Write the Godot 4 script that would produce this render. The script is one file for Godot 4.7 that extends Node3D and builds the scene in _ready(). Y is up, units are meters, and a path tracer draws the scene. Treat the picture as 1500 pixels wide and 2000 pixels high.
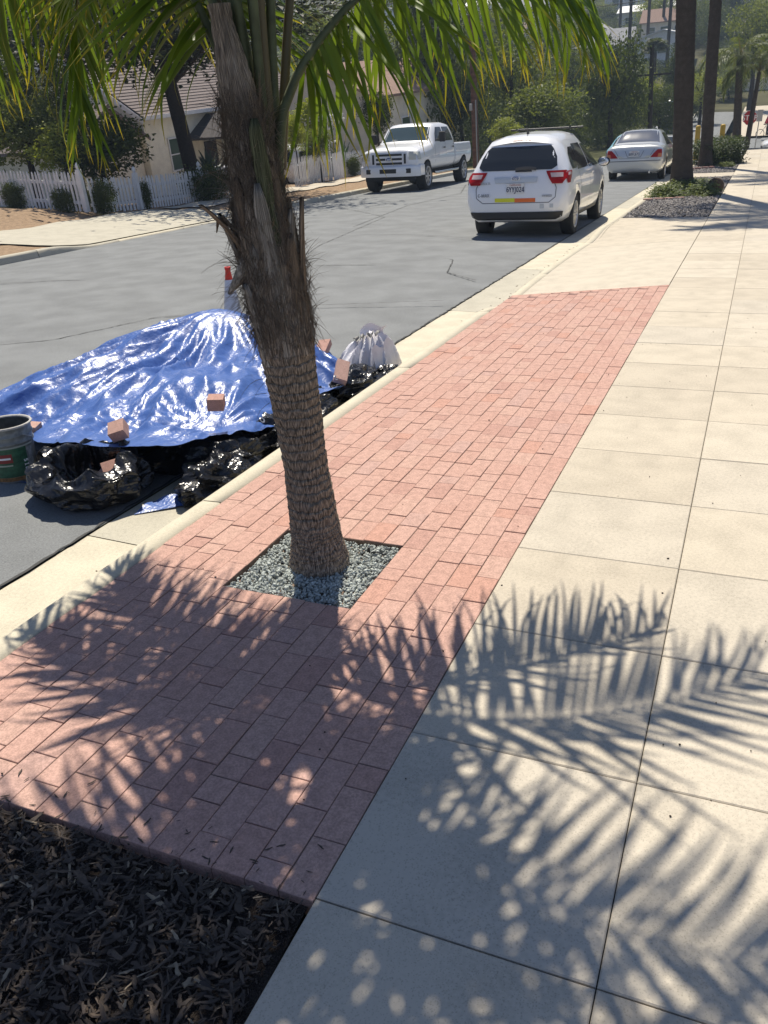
extends Node3D
# Street corner planting strip with a young palm: plane frame = (U across, height, -V along the street), street falls 4 degrees away.
const TH := 0.0698132
var plane_xf := Transform3D(Basis(Vector3.RIGHT, -TH), Vector3.ZERO)
var rng := RandomNumberGenerator.new()
var M := {}
var names := {}

func numbered(n: String) -> String:
	if not names.has(n):
		names[n] = 0
		return n
	names[n] += 1
	return "%s_%03d" % [n, names[n]]
func tag(o, label: String, category: String, group := ""):
	o.set_meta("label", label); o.set_meta("category", category)
	if group != "": o.set_meta("group", group)
	return o
func thing(called: String, label: String, category: String, xf := Transform3D.IDENTITY, group := "") -> Node3D:
	var o := Node3D.new()
	o.name = numbered(called); add_child(o); o.transform = xf
	tag(o, label, category, group)
	return o
func structure(called: String, xf := Transform3D.IDENTITY) -> Node3D:
	var o := Node3D.new()
	o.name = numbered(called); add_child(o); o.transform = xf
	o.set_meta("kind", "structure")
	return o
func part(parent: Node, called: String, mesh: Mesh, mat: Material, xf := Transform3D.IDENTITY) -> MeshInstance3D:
	var o := MeshInstance3D.new()
	o.name = called; o.mesh = mesh
	if mat: o.material_override = mat
	o.transform = xf
	parent.add_child(o, true)
	return o
func stuff(o):
	o.set_meta("kind", "stuff"); return o
func at(p: Vector3, yaw := 0.0, s := Vector3.ONE) -> Transform3D:
	return Transform3D(Basis(Vector3.UP, yaw).scaled_local(s), p)
func pl(u: float, v: float, h := 0.0) -> Vector3:      # point in the plane frame
	return Vector3(u, h, -v)
func prof(d: float) -> float:                          # street height at forward distance d
	if d < 38.0: return -0.069927 * d
	if d < 44.0: return -2.6572 - 0.069927 * (d - 38.0) - 0.00375 * (d - 38.0) * (d - 38.0)
	if d < 54.0: return -3.2118 - 0.115 * (d - 44.0)
	if d < 66.0: return -4.3618 - 0.115 * (d - 54.0) + 0.0048 * (d - 54.0) * (d - 54.0)
	return -5.0506
func wp(u: float, v: float, h := 0.0) -> Vector3:      # world point on the street surface + gravity height
	var d := v * cos(TH)
	return Vector3(u, prof(d) + h, -d)
func ground_y(x: float, z: float) -> float:
	var d := -z
	var y := prof(minf(d, 108.0))
	if d > 108.0:
		var t := d - 108.0
		y += 0.115 * t + 0.00028 * t * t
	# the house lots lie a little lower than the street, the left corner a little higher
	var k := smoothstep(-17.5, -21.0, x)
	y -= 0.25 * k * smoothstep(18.0, 30.0, d)
	y += 0.35 * k * smoothstep(24.0, 18.0, d)
	if d > 108.0: y += 2.2 * sin(x * 0.021 + 1.0) * smoothstep(108.0, 190.0, d)
	return y - 0.02

# ---------- mesh helpers
func st_new() -> SurfaceTool:
	var st := SurfaceTool.new()
	st.begin(Mesh.PRIMITIVE_TRIANGLES)
	return st
func done(st: SurfaceTool, smooth := false) -> ArrayMesh:
	st.generate_normals()
	return st.commit()
func quad(st: SurfaceTool, a: Vector3, b: Vector3, c: Vector3, d: Vector3, uv := Rect2(0, 0, 1, 1)):   # a b c d clockwise seen from outside
	var U := [uv.position, Vector2(uv.end.x, uv.position.y), uv.end, Vector2(uv.position.x, uv.end.y)]
	var P := [a, b, c, d]
	for i in [0, 1, 2, 0, 2, 3]:
		st.set_uv(U[i]); st.add_vertex(P[i])
func tri(st: SurfaceTool, a: Vector3, b: Vector3, c: Vector3):
	for p in [a, b, c]:
		st.set_uv(Vector2(p.x, p.z)); st.add_vertex(p)
func box(st: SurfaceTool, c: Vector3, s: Vector3, b := Basis.IDENTITY, ch := 0.0):   # chamfered box
	st.set_smooth_group(-1)
	var h := s * 0.5
	if ch <= 0.0:
		var v := []
		for i in 8: v.append(c + b * Vector3(h.x * (1 if i & 1 else -1), h.y * (1 if i & 2 else -1), h.z * (1 if i & 4 else -1)))
		for f in [[2, 3, 1, 0], [5, 7, 6, 4], [3, 7, 5, 1], [6, 2, 0, 4], [6, 7, 3, 2], [0, 1, 5, 4]]:
			quad(st, v[f[0]], v[f[1]], v[f[2]], v[f[3]])
		return
	# outer hull: top and bottom faces inset, vertical edges square
	var r := [[-h.x + ch, -h.z + ch], [h.x - ch, -h.z + ch], [h.x - ch, h.z - ch], [-h.x + ch, h.z - ch]]
	var o := [[-h.x, -h.z], [h.x, -h.z], [h.x, h.z], [-h.x, h.z]]
	var L := []
	for q in [[r, h.y], [o, h.y - ch], [o, -h.y + ch], [r, -h.y]]:
		var ring := []
		for k in 4: ring.append(c + b * Vector3(q[0][k][0], q[1], q[0][k][1]))
		L.append(ring)
	quad(st, L[0][3], L[0][0], L[0][1], L[0][2])
	quad(st, L[3][0], L[3][3], L[3][2], L[3][1])
	for j in 3:
		for k in 4:
			var k2 := (k + 1) % 4
			quad(st, L[j][k2], L[j][k], L[j + 1][k], L[j + 1][k2])
func box_mesh(s: Vector3, ch := 0.0, c := Vector3.ZERO) -> ArrayMesh:
	var st := st_new(); box(st, c, s, Basis.IDENTITY, ch); return done(st)
func tube(st: SurfaceTool, pts: Array, radii: Array, n := 8, caps := true):
	st.set_smooth_group(0)
	var rings := []
	var up := Vector3(0.31, 0.2, 0.93)
	for i in pts.size():
		var d: Vector3 = (pts[mini(i + 1, pts.size() - 1)] - pts[maxi(i - 1, 0)]).normalized()
		var x := up.cross(d)
		if x.length() < 0.01: x = Vector3.RIGHT.cross(d)
		x = x.normalized()
		var y := d.cross(x).normalized()
		up = y
		var ring := []
		for k in n:
			var a := TAU * k / n
			ring.append(pts[i] + (x * cos(a) + y * sin(a)) * radii[i])
		rings.append(ring)
	for i in pts.size() - 1:
		for k in n:
			var k2 := (k + 1) % n
			quad(st, rings[i][k], rings[i + 1][k], rings[i + 1][k2], rings[i][k2], Rect2(float(k) / n, i, 1.0 / n, 1))
	if caps:
		st.set_smooth_group(-1)
		for k in range(1, n - 1):
			tri(st, rings[0][0], rings[0][k], rings[0][k + 1])
			var e: Array = rings[-1]
			tri(st, e[0], e[k + 1], e[k])
func tube_mesh(pts: Array, radii: Array, n := 8) -> ArrayMesh:
	var st := st_new(); tube(st, pts, radii, n); return done(st)
func lathe(st: SurfaceTool, prf: Array, n := 24, xf := Transform3D.IDENTITY, a0 := 0.0, a1 := TAU):   # prf = [Vector2(r, y)] bottom to top, outside
	st.set_smooth_group(0)
	for i in prf.size() - 1:
		for k in n:
			var a := a0 + (a1 - a0) * k / n
			var b := a0 + (a1 - a0) * (k + 1) / n
			var p: Vector2 = prf[i]
			var q: Vector2 = prf[i + 1]
			quad(st, xf * Vector3(p.x * cos(a), p.y, p.x * sin(a)), xf * Vector3(q.x * cos(a), q.y, q.x * sin(a)), xf * Vector3(q.x * cos(b), q.y, q.x * sin(b)), xf * Vector3(p.x * cos(b), p.y, p.x * sin(b)), Rect2(float(k) / n, float(i) / prf.size(), 1.0 / n, 1.0 / prf.size()))
func grid_mesh(nu: int, nv: int, fn: Callable, flip := false, uvs := Vector2.ONE) -> ArrayMesh:   # indexed smooth sheet; fn(s, t) -> point
	var st := st_new()
	st.set_smooth_group(0)
	for j in nv + 1:
		for i in nu + 1:
			var s := float(i) / nu
			var t := float(j) / nv
			st.set_uv(Vector2(s, t) * uvs)
			st.add_vertex(fn.call(s, t))
	for j in nv:
		for i in nu:
			var a := j * (nu + 1) + i
			var q := [a, a + 1, a + nu + 2, a, a + nu + 2, a + nu + 1]
			if flip: q = [a, a + nu + 2, a + 1, a, a + nu + 1, a + nu + 2]
			for k in q: st.add_index(k)
	st.generate_normals()
	return st.commit()
func facet_mesh(nu: int, nv: int, fn: Callable, sd: int, jit: float, wrap := true) -> ArrayMesh:   # creased sheet: jittered facets, flat shaded
	var r := RandomNumberGenerator.new()
	r.seed = sd
	var P := []
	for j in nv + 1:
		var row := []
		for i in nu + 1:
			var s := float(i) / nu
			var t := float(j) / nv
			if j > 0 and j < nv:
				s += r.randf_range(-jit, jit) / nu; t += r.randf_range(-jit, jit) / nv
			row.append(fn.call(s, t))
		if wrap: row[nu] = row[0]
		P.append(row)
	var st := st_new()
	st.set_smooth_group(-1)
	for j in nv:
		for i in nu:
			var q := [P[j][i], P[j + 1][i], P[j + 1][i + 1], P[j][i + 1]]
			if r.randf() < 0.5: q = [q[1], q[2], q[3], q[0]]
			quad(st, q[0], q[1], q[2], q[3])
	return done(st)
func poly_prism(st: SurfaceTool, pts: Array, depth: Vector3):   # pts clockwise seen from the front, extruded by depth
	st.set_smooth_group(-1)
	var pv := PackedVector2Array()
	var n := Vector3.ZERO
	for i in pts.size(): n += (pts[i] - pts[0]).cross(pts[(i + 1) % pts.size()] - pts[0])
	n = n.normalized()
	var ax: Vector3 = (pts[1] - pts[0]).normalized()
	var ay := n.cross(ax)
	for p in pts: pv.append(Vector2((p - pts[0]).dot(ax), (p - pts[0]).dot(ay)))
	var idx := Geometry2D.triangulate_polygon(pv)
	for k in range(0, idx.size(), 3):
		var a: Vector3 = pts[idx[k]]
		var b: Vector3 = pts[idx[k + 1]]
		var c: Vector3 = pts[idx[k + 2]]
		if (b - a).cross(c - a).dot(n) < 0.0:
			var t := b
			b = c; c = t
		tri(st, a, b, c)
		if depth.length() > 0.0: tri(st, a + depth, c + depth, b + depth)
	if depth.length() > 0.0:
		for i in pts.size():
			var j := (i + 1) % pts.size()
			quad(st, pts[j], pts[i], pts[i] + depth, pts[j] + depth)
func prism(pts: Array, depth: Vector3) -> ArrayMesh:
	var st := st_new(); poly_prism(st, pts, depth); return done(st)
func text_mesh(s: String, size: float, depth := 0.004, font := "Droid Sans", weight := 700) -> TextMesh:
	var t := TextMesh.new()
	var f := SystemFont.new()
	f.font_names = PackedStringArray([font]); f.font_weight = weight
	t.font = f; t.text = s; t.font_size = 64
	t.pixel_size = size / 46.0; t.depth = depth
	return t

# ---------- materials
func noise_tex(seed_: int, freq: float, oct: int, w: int, h: int, lo: float, hi: float, kind := FastNoiseLite.TYPE_SIMPLEX_SMOOTH, speck := 0.0, speck_v := 0.5, freq2 := 0.0, amp2 := 0.0) -> ImageTexture:
	var n := FastNoiseLite.new()
	n.seed = seed_; n.frequency = freq; n.noise_type = kind
	n.fractal_octaves = oct; n.fractal_type = FastNoiseLite.FRACTAL_FBM
	var im := n.get_seamless_image(w, h)
	var im2: Image = null
	if freq2 > 0.0:
		n.frequency = freq2; n.seed = seed_ + 7
		im2 = n.get_seamless_image(w, h)
	var out := Image.create(w, h, true, Image.FORMAT_RGB8)
	var r := RandomNumberGenerator.new()
	r.seed = seed_
	for y in h:
		for x in w:
			var v := lerpf(lo, hi, im.get_pixel(x, y).r)
			if im2: v += amp2 * (im2.get_pixel(x, y).r - 0.5)
			if speck > 0.0:
				var q := r.randf()
				if q < speck: v *= speck_v
				elif q > 1.0 - speck * 0.5: v = minf(v * 1.25, 1.0)
			out.set_pixel(x, y, Color(v, v, v))
	out.generate_mipmaps()
	return ImageTexture.create_from_image(out)
func mat(lin: Color, rough := 0.8, tex: Texture2D = null, scale := 1.0, bump: Texture2D = null, bump_cm := 0.3, spec := 0.5) -> StandardMaterial3D:
	var m := StandardMaterial3D.new()
	m.albedo_color = lin.linear_to_srgb()
	m.roughness = rough; m.metallic_specular = spec
	if tex:
		m.albedo_texture = tex
		m.uv1_triplanar = true; m.uv1_world_triplanar = true
		m.uv1_scale = Vector3.ONE * scale
	if bump:
		m.heightmap_enabled = true; m.heightmap_texture = bump; m.heightmap_scale = bump_cm
		m.uv1_triplanar = true; m.uv1_world_triplanar = true
		m.uv1_scale = Vector3.ONE * scale
	m.cull_mode = BaseMaterial3D.CULL_DISABLED
	return m
func leaf_mat(lin: Color, back: Color, rough := 0.5) -> StandardMaterial3D:
	var m := mat(lin, rough)
	m.vertex_color_use_as_albedo = true
	m.backlight_enabled = true; m.backlight = back.linear_to_srgb()
	return m
func glass_mat(lin: Color, alpha: float) -> StandardMaterial3D:
	var m := mat(lin, 0.04)
	m.transparency = BaseMaterial3D.TRANSPARENCY_ALPHA
	m.albedo_color.a = alpha
	return m

func make_materials():
	var fine := noise_tex(3, 0.12, 4, 512, 512, 0.92, 1.02, FastNoiseLite.TYPE_SIMPLEX_SMOOTH, 0.07, 0.86, 0.006, 0.11)
	var grit := noise_tex(5, 0.22, 3, 512, 512, 0.70, 1.05, FastNoiseLite.TYPE_SIMPLEX, 0.12, 0.62, 0.012, 0.2)
	var road_tex := noise_tex(41, 0.30, 3, 1024, 1024, 0.80, 1.0, FastNoiseLite.TYPE_SIMPLEX, 0.05, 0.85, 0.005, 0.13)
	var broad := noise_tex(9, 0.011, 5, 512, 512, 0.62, 1.12)
	var bricky := noise_tex(11, 0.06, 4, 512, 512, 0.82, 1.04, FastNoiseLite.TYPE_SIMPLEX_SMOOTH, 0.035, 0.55, 0.015, 0.14)
	var streak := noise_tex(15, 0.03, 4, 1024, 128, 0.35, 1.1)   # stretched along v when mapped
	M.tex = {fine = fine, grit = grit, broad = broad, bricky = bricky, streak = streak}
	M.concrete = mat(Color(0.525, 0.468, 0.372), 0.9, fine, 0.9, grit, 0.03, 0.3)
	M.concrete_b = mat(Color(0.495, 0.44, 0.35), 0.9, fine, 0.8, grit, 0.03, 0.3)
	M.concrete_c = mat(Color(0.54, 0.485, 0.39), 0.9, fine, 0.85, grit, 0.03, 0.3)
	M.concrete_d = mat(Color(0.51, 0.46, 0.375), 0.9, fine, 0.7, grit, 0.03, 0.3)
	M.curb = mat(Color(0.58, 0.53, 0.41), 0.9, fine, 0.75, grit, 0.08, 0.3)
	M.gutter = mat(Color(0.47, 0.44, 0.355), 0.9, fine, 0.6, grit, 0.1, 0.3)
	M.joint = mat(Color(0.10, 0.085, 0.06), 0.95, grit, 2.0)
	M.asphalt = mat(Color(0.232, 0.242, 0.242), 0.88, road_tex, 0.22, grit, 0.05, 0.35)
	M.asphalt_edge = mat(Color(0.12, 0.115, 0.105), 0.95, grit, 1.4, grit, 0.4, 0.3)
	M.crack = mat(Color(0.055, 0.055, 0.052), 0.95)
	M.dirt = mat(Color(0.40, 0.285, 0.185), 0.95, grit, 0.8, grit, 0.6, 0.2)
	M.sand = mat(Color(0.26, 0.185, 0.14), 0.95, grit, 3.0)
	M.grass = mat(Color(0.10, 0.105, 0.045), 0.95, broad, 0.06, grit, 0.5, 0.2)
	M.hill = mat(Color(0.105, 0.10, 0.052), 0.95, broad, 0.02, null, 0.0, 0.2)
	M.bricks = []
	for c in [Color(0.55, 0.345, 0.28), Color(0.56, 0.355, 0.29), Color(0.54, 0.332, 0.268), Color(0.565, 0.365, 0.295), Color(0.50, 0.30, 0.245), Color(0.53, 0.345, 0.29), Color(0.545, 0.315, 0.245)]:
		M.bricks.append(mat(c, 0.9, bricky, 2.6, grit, 0.08, 0.3))
	M.white_paint = mat(Color(0.74, 0.74, 0.73), 0.55, fine, 0.7)
	M.car_white = mat(Color(0.80, 0.81, 0.82), 0.35); M.car_white.clearcoat_enabled = true; M.car_white.clearcoat = 1.0; M.car_white.clearcoat_roughness = 0.04
	M.car_silver = mat(Color(0.56, 0.58, 0.58), 0.32); M.car_silver.metallic = 0.35; M.car_silver.clearcoat_enabled = true; M.car_silver.clearcoat_roughness = 0.05
	M.car_blue = mat(Color(0.10, 0.33, 0.42), 0.3); M.car_blue.clearcoat_enabled = true
	M.car_dark = mat(Color(0.02, 0.035, 0.045), 0.25); M.car_dark.clearcoat_enabled = true
	M.glass = mat(Color(0.022, 0.025, 0.028), 0.05)
	M.glass_dusty = mat(Color(0.10, 0.11, 0.14), 0.12)
	M.windshield = mat(Color(0.05, 0.075, 0.085), 0.04)
	M.black = mat(Color(0.012, 0.012, 0.013), 0.45)
	M.rubber = mat(Color(0.018, 0.018, 0.018), 0.8)
	M.under = mat(Color(0.015, 0.015, 0.016), 0.9)
	M.alloy = mat(Color(0.55, 0.55, 0.56), 0.3); M.alloy.metallic = 0.8
	M.chrome = mat(Color(0.7, 0.7, 0.7), 0.12); M.chrome.metallic = 1.0
	M.tail_red = mat(Color(0.33, 0.006, 0.008), 0.3, null, 1.0, null, 0.0, 0.3)
	M.tail_clear = mat(Color(0.50, 0.38, 0.37), 0.2)
	M.tail_orange = mat(Color(0.55, 0.16, 0.03), 0.1); M.tail_orange.clearcoat_enabled = true
	M.lamp_clear = mat(Color(0.55, 0.55, 0.47), 0.08); M.lamp_clear.clearcoat_enabled = true
	M.gap = mat(Color(0.16, 0.17, 0.18), 0.7)
	M.sticker_yellow = mat(Color(0.72, 0.70, 0.03), 0.6)
	M.sticker_orange = mat(Color(0.80, 0.17, 0.03), 0.6)
	M.badge_blue = mat(Color(0.01, 0.05, 0.2), 0.2)
	M.letter_dark = mat(Color(0.03, 0.04, 0.09), 0.6)
	M.letter_grey = mat(Color(0.28, 0.29, 0.30), 0.3)
	M.letter_white = mat(Color(0.8, 0.8, 0.8), 0.6)
	M.plate = mat(Color(0.72, 0.71, 0.68), 0.5)
	M.rose = mat(Color(0.45, 0.2, 0.17), 0.6)
	# palm
	M.frond = leaf_mat(Color(1, 1, 1), Color(0.80, 0.76, 0.30), 0.45)
	M.rachis = mat(Color(0.15, 0.12, 0.06), 0.6)
	M.petiole = mat(Color(0.13, 0.15, 0.07), 0.65, broad, 1.2)
	M.leaf = leaf_mat(Color(1, 1, 1), Color(1.0, 0.95, 0.4), 0.55)
	M.bark = mat(Color(0.16, 0.115, 0.08), 0.95, grit, 2.5, grit, 0.6, 0.2)
	M.bark_dark = mat(Color(0.06, 0.048, 0.04), 0.95, grit, 1.2, grit, 1.0, 0.2)
	M.palm_bark = mat(Color(0.115, 0.092, 0.073), 0.95, grit, 0.7, grit, 1.0, 0.2)
	M.pole_wood = mat(Color(0.17, 0.082, 0.048), 0.9, broad, 0.9)
	M.wire = mat(Color(0.02, 0.02, 0.022), 0.7)
	M.stucco = mat(Color(0.80, 0.755, 0.61), 0.9, fine, 0.5)
	M.stucco2 = mat(Color(0.72, 0.67, 0.55), 0.9, fine, 0.4)
	M.shingle = []
	for c in [Color(0.25, 0.205, 0.19), Color(0.225, 0.185, 0.172), Color(0.27, 0.222, 0.205)]: M.shingle.append(mat(c, 0.95, grit, 1.1))
	M.roof_tan = mat(Color(0.36, 0.235, 0.18), 0.95, grit, 0.6)
	M.roof_grey = mat(Color(0.42, 0.42, 0.42), 0.9, grit, 0.3)
	M.roof_dark = mat(Color(0.07, 0.06, 0.06), 0.9, grit, 0.6)
	M.yellow_paint = mat(Color(0.58, 0.36, 0.03), 0.6, fine, 1.2)
	M.sign_red = mat(Color(0.42, 0.012, 0.018), 0.4)
	M.galv = mat(Color(0.35, 0.36, 0.36), 0.5); M.galv.metallic = 0.5

# ---------- ground
func ct(v: float) -> float:      # height of the near kerb top
	return -0.12 * smoothstep(8.3, 9.3, v) * (1.0 - smoothstep(14.6, 16.0, v))
func sheet(parent: Node, called: String, m: Material, u0: float, u1: float, v0: float, v1: float, nu: int, nv: int, hf: Callable) -> MeshInstance3D:
	return part(parent, called, grid_mesh(nu, nv, func(s: float, t: float):
		var u := lerpf(u0, u1, s)
		var v := lerpf(v0, v1, t)
		return wp(u, v, hf.call(u, v)), true), m)
func ribbon(parent: Node, called: String, m: Material, pts: Array, w: float, jag: float, sd: int, h):   # thin ragged strip on the road
	var r := RandomNumberGenerator.new()
	r.seed = sd
	var c := Curve2D.new()
	for p in pts: c.add_point(p)
	var L := c.get_baked_length()
	var n := int(L / 0.06)
	var st := st_new()
	var prev := []
	for i in n + 1:
		var p := c.sample_baked(L * i / n)
		var q := c.sample_baked(minf(L * i / n + 0.05, L))
		var o := c.sample_baked(maxf(L * i / n - 0.05, 0.0))
		var d := (q - o).normalized()
		var nn := Vector2(-d.y, d.x)
		p += nn * r.randf_range(-jag, jag)
		var hw := w * r.randf_range(0.25, 1.0) * 0.5
		var a := p + nn * hw
		var b := p - nn * hw
		var hh: float = h.call(p.x, p.y) if h is Callable else h
		var cur := [wp(a.x, a.y, hh), wp(b.x, b.y, hh)]
		if i > 0: quad(st, prev[0], cur[0], cur[1], prev[1])
		prev = cur
	return part(parent, called, done(st), m)
func road_h(u: float, v: float) -> float:
	return -0.14 + 0.07 * sin(clampf((u + 12.75) / 9.7, 0.0, 1.0) * PI)

func left_edge(v: float) -> float: return lerpf(-12.75, -6.9, smoothstep(42.0, 68.0, v))
func build_ground():
	var g := structure("ground")
	part(g, "terrain", grid_mesh(130, 118, func(s: float, t: float):
		var x := -260.0 + 520.0 * s
		var z := 26.0 - 472.0 * t
		var y := ground_y(x, z)
		if x > -23.0 and x < 14.0 and z > -100.0: y -= 0.9
		return Vector3(x, y, z), true), M.hill)
	var road := structure("road")
	part(road, "asphalt", grid_mesh(24, 150, func(s: float, t: float):
		var vv := lerpf(-8.0, 106.0, t)
		var u := lerpf(left_edge(vv), -3.055, s)
		return wp(u, vv, road_h(-12.75 + 9.695 * s, vv)), true), M.asphalt)
	for c in [[[Vector2(-12.0, 9.2), Vector2(-9.6, 10.1), Vector2(-8.2, 10.2), Vector2(-6.6, 11.6), Vector2(-5.2, 11.9)], 0.028, 3],
			[[Vector2(-8.0, 5.6), Vector2(-6.6, 6.6), Vector2(-6.2, 7.8), Vector2(-5.0, 8.6), Vector2(-3.2, 9.2)], 0.022, 4],
			[[Vector2(-7.0, 4.2), Vector2(-5.9, 4.9), Vector2(-5.2, 4.7), Vector2(-4.6, 5.2)], 0.02, 5],
			[[Vector2(-12.6, 16.5), Vector2(-9.0, 15.4), Vector2(-6.0, 15.6), Vector2(-4.6, 14.9)], 0.02, 6],
			[[Vector2(-10.6, 22.0), Vector2(-8.0, 19.0), Vector2(-7.2, 14.0), Vector2(-6.0, 9.8)], 0.02, 7],
			[[Vector2(-5.0, 13.2), Vector2(-4.2, 12.6), Vector2(-3.9, 11.4), Vector2(-3.3, 10.8)], 0.025, 8],
			[[Vector2(-9.5, 30.0), Vector2(-8.4, 26.0), Vector2(-8.6, 22.0), Vector2(-7.9, 17.0)], 0.03, 9],
			[[Vector2(-4.9, 3.0), Vector2(-4.3, 3.9), Vector2(-3.6, 4.0)], 0.016, 12]]:
		ribbon(road, "crack", M.crack, c[0], c[1], 0.010, c[2], road_h(c[0][1].x, 0) + 0.004)
	for c in [[Vector2(-3.06, -3.0), Vector2(-3.06, 19.5)]]:
		ribbon(road, "crack", M.crack, c, 0.024, 0.014, 22, -0.134)
	ribbon(road, "stop_line", M.white_paint, [Vector2(-7.0, 83.0), Vector2(-5.2, 83.0)], 0.9, 0.0, 23, -0.05)
	# gutter and kerb on the near side
	var gut := structure("gutter")
	var v := -6.0
	while v < 56.0:
		var v1 := v + 3.0
		sheet(gut, "gutter_panel", M.gutter if int(v) % 2 else M.curb, -3.05, -2.53, v + 0.004, v1 - 0.004, 3, 6, func(u, _v): return -0.146 - 0.02 * (u + 3.05) / 0.52)
		v = v1
	var kerb := structure("kerb")
	var prf := [Vector2(-2.545, -0.2), Vector2(-2.528, -0.03), Vector2(-2.518, -0.009), Vector2(-2.497, 0.0), Vector2(-2.396, 0.002), Vector2(-2.392, -0.05)]
	var cuts := [-6.0, -2.2, 0.55, 3.3, 6.05, 8.3, 11.4, 14.6, 16.4, 19.0, 21.6, 24.2, 26.8, 29.4, 32.0, 36.0, 40.0, 44.0, 48.0, 52.0, 56.0]
	for i in cuts.size() - 1:
		var a: float = cuts[i] + 0.004
		var b: float = cuts[i + 1] - 0.004
		part(kerb, "kerb_stone", grid_mesh(prf.size() - 1, 10, func(s: float, t: float):
			var p: Vector2 = prf[int(round(s * (prf.size() - 1)))]
			var vv := lerpf(a, b, t)
			var y := p.y
			if p.y > -0.15: y = p.y + ct(vv)
			var du := 0.0
			if vv > 8.3 and vv < 16.4: du = 0.10 * sin((vv - 8.3) / 8.1 * PI) * (1.0 if p.y > -0.15 else 0.6)
			return wp(p.x - du, vv, y), true), M.curb)
	# sidewalk slabs
	var walk := structure("sidewalk")
	walk.transform = plane_xf
	var bed := part(walk, "joint_bed", box_mesh(Vector3(2.03, 0.02, 60.0), 0.0, pl(0.215, 23.0, -0.020)), M.joint)
	var slab := box_mesh(Vector3(0.677, 0.05, 0.657), 0.0035)
	var slab_small := box_mesh(Vector3(0.677, 0.05, 1.979), 0.0035)
	var mats := [M.concrete, M.concrete_b, M.concrete_c, M.concrete_d]
	rng.seed = 4
	for c in 3:
		for k in range(-3, 28):
			var o := part(walk, "slab", slab, mats[rng.randi() % 4], Transform3D(Basis(Vector3(1, 0, 0), rng.randf_range(-0.0015, 0.0015)), pl(-0.465 + 0.68 * c, 1.265 + 0.661 * (k + 0.5), -0.025 + rng.randf_range(-0.0012, 0.0012))))
		for k in 16:
			part(walk, "slab", slab_small, mats[rng.randi() % 4], Transform3D(Basis.IDENTITY, pl(-0.465 + 0.68 * c, 19.773 + 1.983 * (k + 0.5), -0.025)))
	# little twigs and crumbs on the paving
	var crumb := st_new()
	rng.seed = 12
	for i in 150:
		var u := rng.randf_range(-2.35, 1.0)
		var vv := rng.randf_range(0.6, 9.0)
		var s := rng.randf_range(0.0014, 0.0032)
		box(crumb, pl(u, vv, 0.002 + s * 0.4), Vector3(s * rng.randf_range(0.8, 2.5), s, s * rng.randf_range(0.8, 3.0)), Basis(Vector3.UP, rng.randf() * TAU))
	stuff(part(walk, "crumbs", done(crumb), M.bark_dark))
	# brick paving
	var pav := structure("brick_paving")
	pav.transform = plane_xf
	var cw := 0.0991
	part(pav, "sand_bed", prism([pl(-2.391, 9.19, -0.005), pl(-0.806, 10.02, -0.005), pl(-0.806, 3.116, -0.005), pl(-2.391, 3.116, -0.005)], Vector3(0, -0.03, 0)), M.sand)
	part(pav, "sand_bed", box_mesh(Vector3(1.585, 0.03, 1.285), 0.0, pl(-1.5985, 1.8985, -0.020)), M.sand)
	part(pav, "sand_bed", box_mesh(Vector3(0.495, 0.03, 0.574), 0.0, pl(-2.1435, 2.829, -0.020)), M.sand)
	part(pav, "sand_bed", box_mesh(Vector3(0.494, 0.03, 0.574), 0.0, pl(-1.053, 2.829, -0.020)), M.sand)
	var cache := {}
	var list := []
	rng.seed = 77
	for c in 16:
		var u := -2.391 + cw * (c + 0.5)
		var vend := 9.19 + 0.83 * (u + 2.391) / 1.585
		var p := 1.252
		var first := true
		while p < vend - 0.02:
			var L := 0.2 if rng.randf() < 0.72 else (0.1 if rng.randf() < 0.55 else 0.15)
			if first:
				L = [0.1, 0.2, 0.14, 0.19, 0.08, 0.17][(c * 5) % 6]
				first = false
			var stop := vend
			if c >= 5 and c <= 10 and p < 2.545: stop = 2.545
			if p + L > stop - 0.045: L = stop - p
			L = maxf(L, 0.03)
			list.append([u, p, L, p + L >= vend - 0.001])
			p += L
			if c >= 5 and c <= 10 and absf(p - 2.545) < 0.002: p = 3.116
	list.sort_custom(func(x, y): return Vector2(x[0], x[1]).length() < Vector2(y[0], y[1]).length())
	var rest := []
	for i in M.bricks.size(): rest.append(st_new())
	for i in list.size():
		var b: Array = list[i]
		var w: float = cw - 0.0032 + rng.randf_range(-0.0014, 0.0012)
		var L: float = b[2] - 0.0032 + rng.randf_range(-0.0025, 0.001)
		var th := 0.055
		var q := rng.randf()
		var mi := 0 if q < 0.3 else (1 if q < 0.52 else (2 if q < 0.7 else (3 if q < 0.85 else (4 if q < 0.91 else (5 if q < 0.965 else 6)))))
		var tilt := Basis.from_euler(Vector3(rng.randf_range(-0.008, 0.008), rng.randf_range(-0.006, 0.006), rng.randf_range(-0.012, 0.012)))
		var c := pl(b[0], b[1] + b[2] * 0.5, -th * 0.5 + rng.randf_range(-0.0025, 0.0015))
		if b[3]:   # the row against the driveway is cut to its slanted edge
			var d := 0.026
			var pr := prism([pl(b[0] - w / 2, b[1] + 0.002, 0), pl(b[0] - w / 2, b[1] + b[2] - d, 0), pl(b[0] + w / 2, b[1] + b[2] + d, 0), pl(b[0] + w / 2, b[1] + 0.002, 0)], Vector3(0, -0.05, 0))
			rest[mi].append_from(pr, 0, Transform3D.IDENTITY)
			continue
		if i < 300:
			var key := "%d_%d" % [int(b[2] * 100 + 0.5), rng.randi() % 2]
			if not cache.has(key): cache[key] = box_mesh(Vector3(w, th, L), 0.0016)
			part(pav, "brick", cache[key], M.bricks[mi], Transform3D(tilt, c))
		else:
			box(rest[mi], c, Vector3(w, th, L), tilt, 0.0016)
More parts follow.
